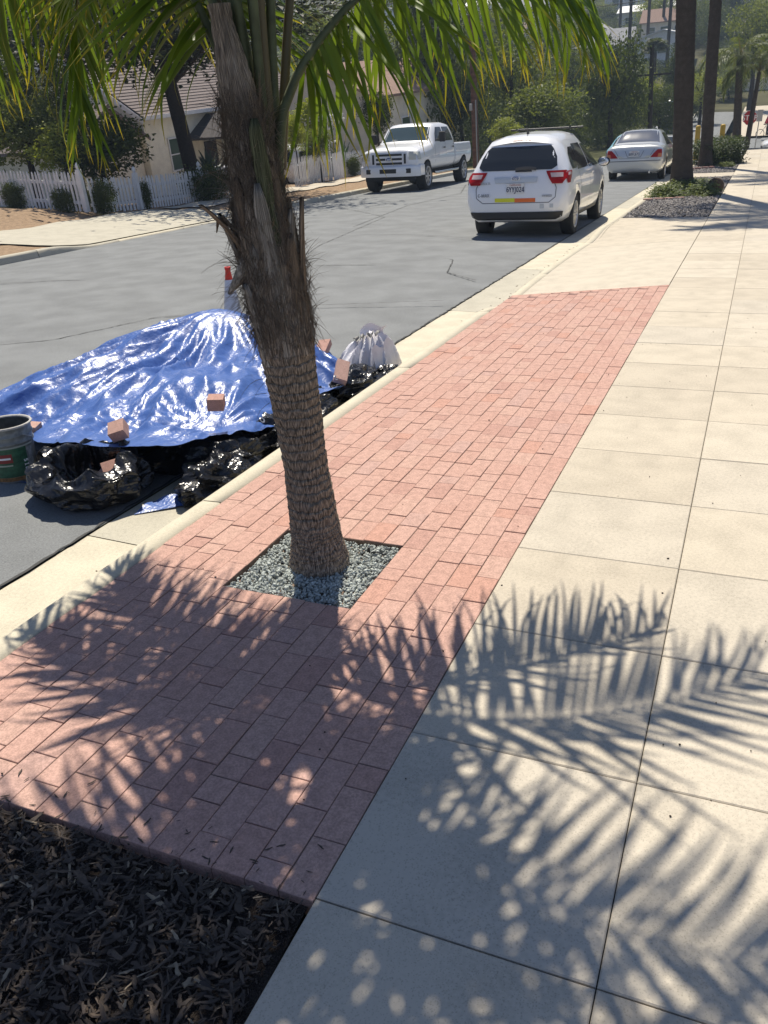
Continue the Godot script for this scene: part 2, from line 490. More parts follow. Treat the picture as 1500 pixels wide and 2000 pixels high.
	for i in rest.size(): stuff(part(pav, "far_bricks", done(rest[i]), M.bricks[i]))
	# driveway apron
	var lit := st_new()
	rng.seed = 15
	for i in 420:      # leaf crumbs and grit gathered in the gutter
		var vv := rng.randf_range(0.0, 30.0)
		var u := -2.57 - 0.42 * rng.randf() * rng.randf()
		var s := rng.randf_range(0.003, 0.011)
		box(lit, wp(u, vv, -0.160 + s * 0.3), Vector3(s * rng.randf_range(1.0, 3.0), s * 0.3, s), Basis(Vector3.UP, rng.randf() * TAU))
	stuff(part(gut, "litter", done(lit), M.bark))
	var apr := structure("driveway_apron")
	var apron := func(m: Material, v0: float, v1: float, hf: Callable):
		part(apr, "apron", grid_mesh(16, 30, func(s: float, t: float):
			var vv := lerpf(v0, v1, t)
			var du := 0.0
			if vv > 8.3 and vv < 16.4: du = 0.10 * sin((vv - 8.3) / 8.1 * PI)
			return wp(lerpf(-2.391 - du, -0.812, s), vv, hf.call(lerpf(-2.391, -0.812, s), vv)), true), m)
	apron.call(M.concrete_c, 9.19, 13.9, func(u: float, vv: float):
		var t := (u + 2.391) / 1.585
		var cut: float = 9.19 + 0.83 * t - vv
		return (ct(vv) + 0.003) * pow(1.0 - t, 1.4) - 0.004 - (0.03 * smoothstep(0.0, 0.06, cut)))
	apron.call(M.concrete, 13.91, 17.3, func(u: float, vv: float):
		return (ct(vv) + 0.003) * pow(1.0 - (u + 2.391) / 1.585, 1.4) - 0.004)
	ribbon(apr, "joint", M.joint, [Vector2(-2.30, 9.4), Vector2(-2.36, 10.6), Vector2(-2.42, 12.5), Vector2(-2.40, 14.6), Vector2(-2.36, 17.0)], 0.006, 0.002, 31, func(_u, vv): return ct(vv) + 0.003)
	# planting bed behind the kerb further down the street
	var bed2 := structure("planting_bed")
	sheet(bed2, "soil", M.bark_dark, -2.391, -0.81, 17.3, 58.0, 4, 40, func(_u, _v): return -0.03)
	sheet(bed2, "path", M.concrete_b, -2.391, -0.81, 29.2, 31.2, 4, 4, func(_u, _v): return -0.004)
	sheet(bed2, "path", M.concrete_c, -2.391, -0.81, 46.0, 58.0, 4, 12, func(_u, _v): return -0.004)
	# far side of the street
	var fk := structure("far_kerb")
	var fct := func(vv: float): return -0.11 * smoothstep(13.2, 14.6, vv) * (1.0 - smoothstep(20.0, 21.4, vv))
	var fprf := [Vector2(-12.70, -0.2), Vector2(-12.72, -0.03), Vector2(-12.74, 0.0), Vector2(-12.88, 0.0), Vector2(-12.89, -0.06)]
	v = -4.0
	while v < 104.0:
		var a := v + 0.006
		var b := v + 2.4
		part(fk, "kerb_stone", grid_mesh(4, 8, func(s: float, t: float):
			var p: Vector2 = fprf[int(round(s * 4))]
			var vv := lerpf(a, b, t)
			return wp(p.x + 12.75 + left_edge(vv), vv, p.y + (fct.call(vv) if p.y > -0.15 else 0.0)), false), M.gutter if int(v * 2.0) % 3 else M.curb)
		v = b + 0.006
	var verge := structure("verge")
	var vh := func(u: float, vv: float):
		var t := clampf((-12.89 - u) / 1.9, 0.0, 1.0)
		return lerpf(fct.call(vv) - 0.01, 0.02, t) + 0.02 * sin(u * 5.0 + vv * 3.0) * t - smoothstep(-17.3, -23.0, u) * 0.3 * smoothstep(18.0, 30.0, vv) + 0.35 * smoothstep(-17.0, -19.5, u) * smoothstep(23.0, 18.0, vv)
	sheet(verge, "dirt", M.dirt, -12.88, -26.0, -6.0, 46.0, 40, 90, vh)
	part(verge, "dirt", grid_mesh(20, 50, func(s: float, t: float):
		var vv := lerpf(40.0, 107.0, t)
		return wp(lerpf(left_edge(vv) - 0.12, -26.0, s), vv, -0.012 - 0.2 * smoothstep(0.5, 1.0, s)), true), M.grass)
	var fw := structure("far_sidewalk")
	v = -4.0
	while v < 44.0:
		if v < 13.4 or v > 20.6:
			sheet(fw, "slab", mats[int(v * 7) % 4], -14.75, -16.2, v + 0.01, v + 1.49, 3, 3, func(u: float, vv: float): return vh.call(u, vv) + 0.035)
		v += 1.5
	var fd := structure("far_driveway")
	sheet(fd, "apron", M.gutter, -12.885, -16.6, 13.5, 20.9, 8, 16, func(u: float, vv: float): return vh.call(u, vv) + 0.03)
	# cross street and its far pavement
	var cs := structure("cross_street")
	sheet(cs, "asphalt", M.asphalt, -3.06, 60.0, 62.0, 74.0, 10, 6, func(_u, _v): return -0.12)
	sheet(cs, "asphalt", M.asphalt, -80.0, 80.0, 105.9, 115.0, 20, 4, func(_u, _v): return -0.05)
	var fp := structure("corner_pavement")
	sheet(fp, "slab", M.concrete, -2.4, 14.0, 74.0, 106.0, 6, 16, func(_u, _v): return 0.03)
	sheet(fp, "slab", M.concrete_c, -0.8, 14.0, 52.2, 61.5, 6, 8, func(_u, _v): return 0.0)
	sheet(fp, "tactile_strip", M.yellow_paint, -0.7, 3.0, 47.4, 48.9, 3, 2, func(_u, _v): return 0.012)
	var yard := structure("front_yard")
	sheet(yard, "grass", M.grass, 1.26, 14.0, -6.0, 52.0, 6, 20, func(_u, _v): return -0.02)

func chip_mesh(sd: int) -> ArrayMesh:
	var r := RandomNumberGenerator.new()
	r.seed = sd
	var st := st_new()
	var n := 4
	var prev := []
	st.set_smooth_group(-1)
	var bend := r.randf_range(-0.12, 0.12)
	for i in n + 1:
		var t := float(i) / n
		var w := (0.5 - 0.22 * absf(t - 0.5) * 2.0) * r.randf_range(0.55, 1.1) if i > 0 and i < n else r.randf_range(0.08, 0.35)
		var y := bend * sin(t * PI) + r.randf_range(-0.03, 0.03)
		var off := r.randf_range(-0.12, 0.12)
		var cur := [Vector3(-w + off, y - 0.13, t - 0.5), Vector3(-w * 0.8 + off, y + 0.13, t - 0.5), Vector3(w * 0.8 + off, y + 0.13, t - 0.5), Vector3(w + off, y - 0.13, t - 0.5)]
		if i > 0:
			for k in 4: quad(st, prev[k], cur[k], cur[(k + 1) % 4], prev[(k + 1) % 4])
		prev = cur
	return done(st)
func pebble_mesh(sd: int) -> ArrayMesh:
	var r := RandomNumberGenerator.new()
	r.seed = sd
	var st := st_new()
	st.set_smooth_group(-1)
	var P := []
	for i in 14:
		var y := 1.0 - 2.0 * (i + 0.5) / 14.0
		var a := i * 2.39996
		P.append(Vector3(cos(a) * sqrt(1 - y * y), y, sin(a) * sqrt(1 - y * y)) * r.randf_range(0.72, 1.1))
	# convex-ish hull by brute force
	for i in 14:
		for j in range(i + 1, 14):
			for k in range(j + 1, 14):
				var n: Vector3 = (P[j] - P[i]).cross(P[k] - P[i])
				var pos := 0
				var neg := 0
				for l in 14:
					if l == i or l == j or l == k: continue
					var d: float = n.dot(P[l] - P[i])
					if d > 0.0: pos += 1
					else: neg += 1
				if pos == 0: tri(st, P[i], P[k], P[j])
				elif neg == 0: tri(st, P[i], P[j], P[k])
	return done(st)
func scatter(parent: Node, called: String, mesh: Mesh, m: StandardMaterial3D, n: int, sd: int, fn: Callable):
	var mm := MultiMesh.new()
	mm.transform_format = MultiMesh.TRANSFORM_3D
	mm.use_colors = true
	mm.mesh = mesh
	mm.instance_count = n
	var r := RandomNumberGenerator.new()
	r.seed = sd
	for i in n:
		var q: Array = fn.call(r, i)
		mm.set_instance_transform(i, q[0])
		mm.set_instance_color(i, q[1])
	var o := MultiMeshInstance3D.new()
	o.name = called; o.multimesh = mm; o.material_override = m
	parent.add_child(o, true)
	return o
func build_loose():
	# wood chip mulch
	var mul := Node3D.new()
	mul.name = "mulch"; add_child(mul); mul.transform = plane_xf
	tag(mul, "dark brown shredded wood mulch filling the bed beside the brick paving", "mulch")
	mul.set_meta("kind", "stuff")
	part(mul, "soil", grid_mesh(30, 30, func(s: float, t: float):
		var u := lerpf(-2.39, -0.82, s)
		var v := lerpf(-0.8, 1.25, t)
		return pl(u, v, -0.032 + 0.012 * sin(u * 9.0) * cos(v * 7.0)), true), M.bark_dark)
	var wm := mat(Color(1, 1, 1), 0.75, M.tex.grit, 9.0)
	wm.vertex_color_use_as_albedo = true
	for k in 4:
		scatter(mul, "wood_chips", chip_mesh(40 + k), wm, 3000, 50 + k, func(r, i):
			var u: float = r.randf_range(-2.37, -0.835)
			var v: float = r.randf_range(0.1, 1.235)
			var L: float = r.randf_range(0.012, 0.042) * (1.7 if r.randf() < 0.12 else 1.0)
			var w: float = L * r.randf_range(0.14, 0.46)
			var b := Basis.from_euler(Vector3(r.randf_range(-0.5, 0.5), r.randf() * TAU, r.randf_range(-0.8, 0.8))).scaled_local(Vector3(w, w * 0.55, L))
			var lift: float = -0.022 + 0.026 * r.randf() + 0.012 * sin(u * 9.0) * cos(v * 7.0)
			var c: float = r.randf()
			var col := Color(0.045, 0.033, 0.025).lerp(Color(0.135, 0.098, 0.07), c)
			if r.randf() < 0.06: col = Color(0.36, 0.29, 0.20)
			return [Transform3D(b, pl(u, v, lift)), col])
	scatter(mul, "spilled_chips", chip_mesh(45), wm, 70, 58, func(r, i):
		var v: float = 1.255 + 0.16 * r.randf() * r.randf()
		var L: float = r.randf_range(0.008, 0.03)
		var b := Basis.from_euler(Vector3(0, r.randf() * TAU, 0)).scaled_local(Vector3(L * 0.25, L * 0.14, L))
		return [Transform3D(b, pl(r.randf_range(-2.37, -0.83), v, 0.003)), Color(0.09, 0.065, 0.045)])
	# grey gravel round the palm
	var gv := Node3D.new()
	gv.name = "gravel"; add_child(gv); gv.transform = plane_xf
	tag(gv, "grey green gravel filling the square opening around the palm trunk", "gravel")
	gv.set_meta("kind", "stuff")
	part(gv, "soil", box_mesh(Vector3(0.592, 0.03, 0.568), 0.0, pl(-1.5985, 2.8305, -0.05)), M.sand)
	var pm := mat(Color(1, 1, 1), 0.85, M.tex.grit, 6.0)
	pm.vertex_color_use_as_albedo = true
	for k in 4:
		scatter(gv, "pebbles", pebble_mesh(60 + k), pm, 1100, 70 + k, func(r, i):
			var s: float = r.randf_range(0.0045, 0.0105)
			var b := Basis.from_euler(Vector3(r.randf() * TAU, r.randf() * TAU, r.randf() * TAU)).scaled_local(Vector3(s * r.randf_range(0.8, 1.5), s * 0.75, s))
			var g: float = r.randf_range(0.36, 0.68)
			if r.randf() < 0.2: g = r.randf_range(0.68, 0.80)
			return [Transform3D(b, pl(r.randf_range(-1.886, -1.312), r.randf_range(2.556, 3.106), -0.032 + 0.022 * r.randf())), Color(g * 0.93, g * 1.0, g * 0.93)])
	# drip line stub
	var dr := thing("irrigation_line", "short black drip irrigation hose curling out of the grey gravel", "hose", plane_xf)
	var pts := []
	for i in 14:
		var t := i / 13.0
		pts.append(pl(-1.44 + 0.105 * t, 3.045 - 0.03 * sin(t * 3.0), -0.035 + 0.034 * sin(t * PI) + 0.004))
	var rr := []
	rr.resize(14); rr.fill(0.0035)
	part(dr, "hose", tube_mesh(pts, rr, 8), M.black)
	part(dr, "stake", tube_mesh([pl(-1.44, 3.045, -0.06), pl(-1.44, 3.045, 0.005)], [0.006, 0.007], 8), M.black)
	# lava rock gravel in the planting bed further down
	var lv := Node3D.new()
	lv.name = "lava_rock"; add_child(lv); lv.transform = plane_xf
	tag(lv, "purplish grey crushed rock covering the planting bed around the tall palms", "gravel")
	lv.set_meta("kind", "stuff")
	for k in 3:
		scatter(lv, "rocks", pebble_mesh(80 + k), pm, 5200, 90 + k, func(r, i):
			var s: float = r.randf_range(0.014, 0.034)
			var b := Basis.from_euler(Vector3(r.randf() * TAU, r.randf() * TAU, r.randf() * TAU)).scaled_local(Vector3(s * r.randf_range(0.8, 1.5), s * 0.75, s))
			var g: float = r.randf_range(0.14, 0.50)
			var v: float = r.randf_range(17.35, 29.1)
			if r.randf() < 0.4: v = r.randf_range(31.3, 38.5)
			return [Transform3D(b, pl(r.randf_range(-2.37, -0.83), v, -0.025 + 0.02 * r.randf())), Color(g * 1.02, g * 0.93, g * 0.84)])

# ---------- the young palm in the brick paving
func leaflet_mesh(droop: float, sd: int, dark: float) -> ArrayMesh:
	var r := RandomNumberGenerator.new()
	r.seed = sd
	var st := st_new()
	st.set_smooth_group(0)
	var n := 9
	var pos := Vector3.ZERO
	var ang := 0.0
	var prev := []
	var pc := []
	var twist := r.randf_range(-0.5, 0.5)
	for i in n + 1:
		var t := float(i) / n
		var w := 0.5 * pow(sin(PI * pow(clampf(t * 0.97 + 0.03, 0.0, 1.0), 0.55)), 0.8) + 0.01
		var x := Vector3(cos(twist * t), sin(twist * t), 0)
		var y := Vector3(-sin(twist * t), cos(twist * t), 0)
		var g := Color(0.15, 0.24, 0.025).lerp(Color(0.075, 0.14, 0.018), dark)
		if t > 0.78: g = g.lerp(Color(0.55, 0.42, 0.05), (t - 0.78) / 0.22)
		var cur := [pos - x * w * 0.036, pos - y * 0.006 * w * 2.0, pos + x * w * 0.036]
		if i > 0:
			for k in 2:
				var P := [prev[k], cur[k], cur[k + 1], prev[k + 1]]
				var C := [pc[0], g, g, pc[0]]
				for j in [0, 1, 2, 0, 2, 3]:
					st.set_color(C[j]); st.set_uv(Vector2(0, t)); st.add_vertex(P[j])
		prev = cur
		pc = [g]
		ang = droop * t * t
		pos += Vector3(0, -sin(ang), cos(ang)) / n
	return done(st)
var leaflets := []
func frond(parent: Node3D, origin: Vector3, ctrl: Array, r0: float, n: int, llen: float, single: bool, hang: float, start: float, sd: int, rach_mat: Material):
	# ctrl: plane-frame (U, V, h) points; leaflets sit on both sides of the rachis from `start` on
	var r := RandomNumberGenerator.new()
	r.seed = sd
	var c := Curve3D.new()
	var w := []
	for p in ctrl: w.append(plane_xf * pl(p[0], p[1], p[2]) - origin)
	for i in w.size():
		var d: Vector3 = (w[mini(i + 1, w.size() - 1)] - w[maxi(i - 1, 0)]) * 0.19
		c.add_point(w[i], -d, d)
	var L := c.get_baked_length()
	var pts := []
	var rad := []
	for i in 31:
		var t := i / 30.0
		pts.append(c.sample_baked(L * t)); rad.append(lerpf(r0, 0.0035, pow(t, 0.6)))
	var f := Node3D.new()
	f.name = "frond"
	parent.add_child(f, true)
	part(f, "rachis", tube_mesh(pts, rad, 7), rach_mat)
	var merged := st_new()
	for i in n:
		var t := start + (0.995 - start) * (i + r.randf() * 0.8) / n
		var p := c.sample_baked(L * t)
		var d := (c.sample_baked(minf(L * t + 0.04, L)) - c.sample_baked(maxf(L * t - 0.04, 0.0))).normalized()
		var side := d.cross(Vector3.UP).normalized() * (1.0 if i % 2 else -1.0)
		var up := side.cross(d)
		if up.y < 0.0: up = -up
		var q := (t - start) / (1.0 - start)
		var dir := side * 0.9 + d * lerpf(0.25, 1.0, q) + up * r.randf_range(-0.35, 0.55) + Vector3.DOWN * hang * r.randf_range(0.6, 1.35)
		dir = dir.normalized()
		var len := llen * (0.62 + 0.5 * sin(PI * clampf(q * 0.8 + 0.18, 0.0, 1.0))) * r.randf_range(0.85, 1.12)
		var yy := Vector3.UP - dir * dir.y
		if yy.length() < 0.05: yy = side - dir * side.dot(dir)
		yy = yy.normalized()
		var b := Basis(yy.cross(dir), yy, dir) * Basis(Vector3.BACK, r.randf_range(-0.9, 0.9) if hang > 0.5 else r.randf_range(-0.4, 0.4))
		var k := r.randi() % leaflets.size()
		var s: float = clampf(len / 0.5, 0.6, 1.0) * (0.60 if single else 0.74)
		var xf := Transform3D(b.scaled_local(Vector3(s, s, len)), p)
		if single: part(f, "leaflet", leaflets[k], M.frond, xf)
		else: merged.append_from(leaflets[k], 0, xf)
	if not single: stuff(part(f, "leaflets", merged.commit(), M.frond))
	return f
func trunk_x(h: float) -> float: return -0.022 * h * h
func boot(parent: Node3D, off: float, h0: float, len: float, w0: float, w1: float, lift: float, thick: float, m: Material, called := "leaf_base"):
	var a := deg_to_rad(29.0 + off)
	var n1 := FastNoiseLite.new()
	n1.seed = int(off * 7.0 + h0 * 100.0); n1.frequency = 9.0
	var fn := func(s: float, t: float):
		var face := 1.0
		var tt: float = t * 2.0
		if tt > 1.0:      # back side
			face = 0.0
			tt = 2.0 - tt
		var h := h0 + len * tt
		var hw := lerpf(w0, w1, pow(tt, 0.8)) * 0.5 * (1.0 + 0.30 * n1.get_noise_2d(tt * 0.35, 3.0 + s) + 0.12 * n1.get_noise_2d(tt * 1.5, s)) * (1.0 - 0.55 * smoothstep(0.86, 1.0, tt))
		var x: float = (s * 2.0 - 1.0)
		var r := 0.095 + 0.010 * sin(tt * 2.0) + lift * tt * tt
		var th := thick * sqrt(maxf(0.0, 1.0 - x * x)) * face + 0.004 * n1.get_noise_2d(x * 0.5, tt * 3.0)
		var ang: float = a + x * hw / 0.11
		return Vector3(trunk_x(h) + sin(ang) * (r + th - 0.01), h, cos(ang) * (r + th - 0.01))
	return part(parent, called, grid_mesh(10, 24, fn, false, Vector2(1, 1)), m)
func fibre(st: SurfaceTool, p: Vector3, dir: Vector3, len: float, w: float, r: RandomNumberGenerator, sag := 1.0, jit := 0.14):
	var pts := []
	var d := dir.normalized()
	var cur := p
	for i in 6:
		pts.append(cur)
		d = (d + Vector3(r.randf_range(-jit, jit), r.randf_range(-0.35, 0.05) * sag, r.randf_range(-jit, jit))).normalized()
		cur += d * len / 5.0
	var side := d.cross(Vector3(r.randf() - 0.5, r.randf() - 0.5, r.randf() - 0.5)).normalized()
	for i in 5:
		var wa := w * (1.0 - i / 6.0)
		var wb := w * (1.0 - (i + 1) / 6.0)
		quad(st, pts[i] - side * wa, pts[i + 1] - side * wb, pts[i + 1] + side * wb, pts[i] + side * wa)
func build_palm():
	var o := plane_xf * pl(-1.6, 2.87, 0.0)
	var palm := thing("young_palm_tree", "young feather palm with ringed trunk growing from the square gravel opening in brick paving", "palm tree", Transform3D(Basis.IDENTITY, o))
	var streak_mat := func(c: Color, sc: Vector3) -> StandardMaterial3D:
		var m := mat(c, 0.92)
		m.albedo_texture = M.tex.streak; m.uv1_scale = sc
		m.heightmap_enabled = true; m.heightmap_texture = M.tex.streak; m.heightmap_scale = 0.5
		m.metallic_specular = 0.25
		return m
	var ring_m: StandardMaterial3D = streak_mat.call(Color(0.50, 0.40, 0.30), Vector3(3, 6, 1))
	var fib_m: StandardMaterial3D = streak_mat.call(Color(0.62, 0.50, 0.385), Vector3(4, 3, 1))
	var pale_m: StandardMaterial3D = streak_mat.call(Color(0.66, 0.58, 0.48), Vector3(0.6, 1.0, 1))
	var brown_m: StandardMaterial3D = streak_mat.call(Color(0.45, 0.33, 0.23), Vector3(0.6, 1.0, 1))
	var green_m: StandardMaterial3D = streak_mat.call(Color(0.21, 0.22, 0.125), Vector3(0.5, 1.0, 1))
	var nz := FastNoiseLite.new()
	nz.seed = 8; nz.frequency = 1.0
	var rad := Curve.new()
	rad.min_value = 0.0; rad.max_value = 1.0; rad.max_domain = 2.2; rad.min_domain = -0.1
	for p in [[-0.08, 0.132], [0.0, 0.13], [0.06, 0.12], [0.14, 0.106], [0.25, 0.099], [0.48, 0.089], [0.72, 0.094], [0.94, 0.101], [1.15, 0.106], [1.40, 0.100], [1.60, 0.078], [1.8, 0.06], [2.1, 0.03]]: rad.add_point(Vector2(p[0], p[1]))
	part(palm, "trunk", grid_mesh(110, 330, func(s: float, t: float):
		var a: float = s * TAU
		var h: float = lerpf(-0.08, 1.0, t)
		var wob := 0.012 * nz.get_noise_3d(cos(a) * 2.0, h * 6.0, sin(a) * 2.0)
		var per := 0.037 if h > 0.22 else 0.02
		wob += 0.02 * nz.get_noise_1d(h * 7.0)
		var ph := fposmod((h + wob) / per, 1.0)
		var saw := ph * 0.0045 - 0.006 * exp(-pow((ph - 0.04) / 0.07, 2.0))
		var notch := -0.0045 * clampf(0.55 + 1.3 * nz.get_noise_3d(cos(a) * 4.0 + 9.0, h * 14.0, sin(a) * 4.0), 0.0, 1.3) * pow(absf(sin(a * 62.0 + 9.0 * nz.get_noise_2d(a * 2.2, floor((h + wob) / per) * 3.7))), 6.0) * (1.0 - ph)
		var r := rad.sample(h) + saw + notch + 0.006 * nz.get_noise_3d(cos(a) * 3.0, h * 9.0, sin(a) * 3.0)
		return Vector3(trunk_x(h) + r * sin(a), h, r * cos(a)), false, Vector2(1, 1)), ring_m)
	part(palm, "fibrous_trunk", grid_mesh(80, 120, func(s: float, t: float):
		var a: float = s * TAU
		var h: float = lerpf(0.93, 2.12, t)
		var r := rad.sample(h) + 0.012 * nz.get_noise_3d(cos(a) * 5.0, h * 11.0, sin(a) * 5.0) + 0.004
		if t < 0.01: r -= 0.02
		return Vector3(trunk_x(h) + r * sin(a), h, r * cos(a)), false, Vector2(1, 1)), fib_m)
	for b in [[4, 0.96, 0.62, 0.105, 0.05, 0.012, 0.02, 0], [-58, 0.90, 0.34, 0.10, 0.05, 0.02, 0.018, 0], [-30, 1.06, 0.32, 0.085, 0.05, 0.0, 0.016, 0], [48, 0.98, 0.42, 0.11, 0.05, 0.015, 0.018, 1],
			[80, 0.95, 0.56, 0.10, 0.03, 0.055, 0.014, 1], [64, 1.14, 0.34, 0.075, 0.03, 0.015, 0.015, 0], [-88, 1.12, 0.36, 0.09, 0.03, 0.05, 0.014, 0], [-75, 1.30, 0.22, 0.07, 0.04, 0.11, 0.014, 1], [20, 1.36, 0.42, 0.075, 0.05, 0.02, 0.022, 2],
			[2, 1.30, 0.25, 0.07, 0.05, 0.004, 0.018, 0], [130, 1.0, 0.5, 0.11, 0.05, 0.03, 0.018, 1], [180, 0.95, 0.5, 0.11, 0.05, 0.03, 0.018, 0], [-130, 1.0, 0.5, 0.11, 0.05, 0.03, 0.018, 1], [160, 1.3, 0.5, 0.1, 0.05, 0.03, 0.018, 2], [-150, 1.35, 0.45, 0.1, 0.05, 0.03, 0.018, 1],
			[-45, 1.36, 0.24, 0.08, 0.05, -0.015, 0.014, 1], [50, 1.38, 0.26, 0.07, 0.05, -0.015, 0.014, 1]]:
		boot(palm, b[0], b[1], b[2], b[3], b[4], b[5], b[6], [pale_m, brown_m, green_m][b[7]])
	# fibres
	var r := RandomNumberGenerator.new()
	r.seed = 31
	var st := st_new()
	st.set_smooth_group(-1)
	for i in 5200:
		var a := r.randf() * TAU
		var h := r.randf_range(0.98, 1.85)
		var rr := rad.sample(h) + 0.012
		var up := 1.0 if r.randf() < 0.5 else -0.6
		fibre(st, Vector3(trunk_x(h) + rr * sin(a), h, rr * cos(a)), Vector3(sin(a) * 0.08 + cos(a) * r.randf_range(-0.8, 0.8), up * 0.8, cos(a) * 0.08 - sin(a) * r.randf_range(-0.8, 0.8)), r.randf_range(0.035, 0.12), r.randf_range(0.0008, 0.0021), r)
	for i in 110:    # loose tufts on the left and right flanks
		var lf := r.randf() < 0.93
		var a := deg_to_rad(29.0 + (-88.0 if lf else 88.0) + r.randf_range(-22, 22))
		var h := r.randf_range(1.08, 1.34) if r.randf() < 0.75 else r.randf_range(0.7, 1.7)
		fibre(st, Vector3(trunk_x(h) + 0.11 * sin(a), h, 0.11 * cos(a)), Vector3(sin(a), r.randf_range(-0.5, 0.5), cos(a)), r.randf_range(0.05, 0.17), r.randf_range(0.0007, 0.0018), r, 1.3, 0.3)
	stuff(part(palm, "fibres", done(st), fib_m))
	# dead curled leaf stub reaching left
	var dl := part(palm, "dead_leaf_stub", tube_mesh([Vector3(-0.09, 1.38, 0.06), Vector3(-0.13, 1.44, 0.09), Vector3(-0.15, 1.47, 0.10), Vector3(-0.165, 1.46, 0.11), Vector3(-0.175, 1.42, 0.115)], [0.012, 0.008, 0.011, 0.007, 0.002], 7), brown_m)
	part(palm, "dead_leaf_stub", tube_mesh([Vector3(-0.09, 1.31, 0.07), Vector3(-0.13, 1.25, 0.09), Vector3(-0.17, 1.20, 0.11)], [0.03, 0.022, 0.006], 7), pale_m)
	for k in 6: leaflets.append(leaflet_mesh([0.25, 0.6, 0.9, 0.45, 1.1, 0.15][k], 200 + k, [0.0, 0.5, 0.2, 0.8, 0.35, 0.1][k]))
	# F1 and F2 hang into view, each leaflet a piece of its own
	frond(palm, o, [[-1.62, 2.86, 1.50], [-1.59, 2.88, 1.78], [-1.47, 3.0, 2.02], [-1.31, 3.2, 2.2], [-1.10, 3.42, 2.29], [-0.86, 3.60, 2.25], [-0.66, 3.72, 2.12]], 0.026, 124, 0.50, true, 1.5, 0.26, 301, M.petiole)
	frond(palm, o, [[-1.69, 2.88, 1.55], [-1.76, 2.92, 1.95], [-1.95, 3.03, 2.35], [-2.35, 3.20, 2.55], [-2.68, 3.30, 2.45], [-2.83, 3.34, 2.12], [-2.85, 3.32, 1.88]], 0.026, 170, 0.54, true, 0.8, 0.24, 302, M.petiole)
	frond(palm, o, [[-1.70, 2.85, 1.55], [-1.92, 2.90, 2.2], [-2.38, 2.97, 2.56], [-2.74, 2.97, 2.46], [-2.95, 2.94, 2.08]], 0.024, 150, 0.52, false, 0.8, 0.26, 303, M.petiole)
	var others := [
		[[-1.74, 2.84, 1.5], [-1.80, 2.80, 2.2], [-1.9, 2.72, 2.8], [-2.25, 2.55, 3.25], [-2.7, 2.35, 3.2]],
		[[-1.66, 2.87, 1.6], [-1.64, 2.86, 2.6], [-1.54, 2.82, 3.4], [-1.5, 2.72, 4.1]],
		[[-1.63, 2.90, 1.6], [-1.50, 2.92, 2.6], [-1.2, 2.95, 3.25], [-0.75, 2.98, 3.45], [-0.35, 3.0, 3.2]],
		[[-1.63, 2.87, 1.6], [-1.52, 2.84, 2.7], [-1.2, 2.75, 3.5], [-0.8, 2.6, 3.9], [-0.4, 2.45, 3.8]],
		[[-1.70, 2.85, 1.6], [-1.79, 2.75, 2.7], [-2.0, 2.6, 3.5], [-2.4, 2.4, 3.9]],
		[[-1.67, 2.83, 1.6], [-1.66, 2.7, 2.6], [-1.62, 2.4, 3.25], [-1.66, 1.95, 3.3], [-1.68, 1.6, 3.0]],
		[[-1.69, 2.92, 1.6], [-1.73, 3.0, 2.7], [-1.8, 3.2, 3.3], [-1.95, 3.5, 3.5]],
		[[-1.63, 2.83, 1.6], [-1.48, 2.7, 2.6], [-1.2, 2.4, 3.2], [-0.95, 2.05, 3.3]],
		[[-1.71, 2.84, 1.6], [-1.86, 2.7, 2.4], [-2.1, 2.4, 2.9], [-2.45, 2.05, 2.8]],
		[[-1.63, 2.93, 1.6], [-1.52, 3.15, 2.5], [-1.25, 3.4, 2.95], [-0.85, 3.7, 3.1], [-0.5, 3.9, 2.9]],
		[[-1.72, 2.9, 1.6], [-1.95, 3.05, 2.4], [-2.3, 3.25, 2.85], [-2.7, 3.5, 2.95], [-3.0, 3.65, 2.75]],
		[[-1.65, 2.88, 1.6], [-1.58, 2.92, 2.9], [-1.35, 3.0, 3.8], [-1.05, 3.1, 4.3], [-0.7, 3.15, 4.3]]]
	for i in others.size():
		others[i][0][0] = lerpf(others[i][0][0], -1.655, 0.55); others[i][1][0] = lerpf(others[i][1][0], -1.655, 0.25)
		frond(palm, o, others[i], 0.024, 92, 0.5, false, 0.35, 0.38, 310 + i, M.petiole if i % 3 else M.rachis)

# ---------- heap under the blue tarp
func mound(u: float, v: float) -> float:
	var h := 0.47 * exp(-pow((u + 4.05) / 0.66, 2) - pow((v - 6.0) / 0.6, 2))
	h += 0.30 * exp(-pow((u + 3.25) / 0.62, 2) - pow((v - 4.55) / 0.85, 2))
	h += 0.24 * exp(-pow((u + 4.2) / 0.75, 2) - pow((v - 4.8) / 0.65, 2))
	h += 0.16 * exp(-pow((u + 3.2) / 0.5, 2) - pow((v - 5.7) / 0.6, 2))
	h += 0.24 * exp(-pow((u + 4.72) / 0.55, 2) - pow((v - 5.55) / 0.6, 2)) + 0.13 * exp(-pow((u + 5.0) / 0.35, 2) - pow((v - 4.75) / 0.45, 2))
	return h - 0.10
func crumple(st_seed: int, f: float) -> FastNoiseLite:
	var n := FastNoiseLite.new()
	n.seed = st_seed; n.frequency = f
	n.noise_type = FastNoiseLite.TYPE_SIMPLEX
	n.fractal_type = FastNoiseLite.FRACTAL_NONE
	return n
func lerp_line(P: Array, s: float) -> Vector3:
	var x := s * (P.size() - 1)
	var i := mini(int(x), P.size() - 2)
	var t := x - i
	var a: Vector3 = P[maxi(i - 1, 0)]
	var b: Vector3 = P[i]
	var c: Vector3 = P[i + 1]
	var d: Vector3 = P[mini(i + 2, P.size() - 1)]
	return b.cubic_interpolate(c, a, d, t)
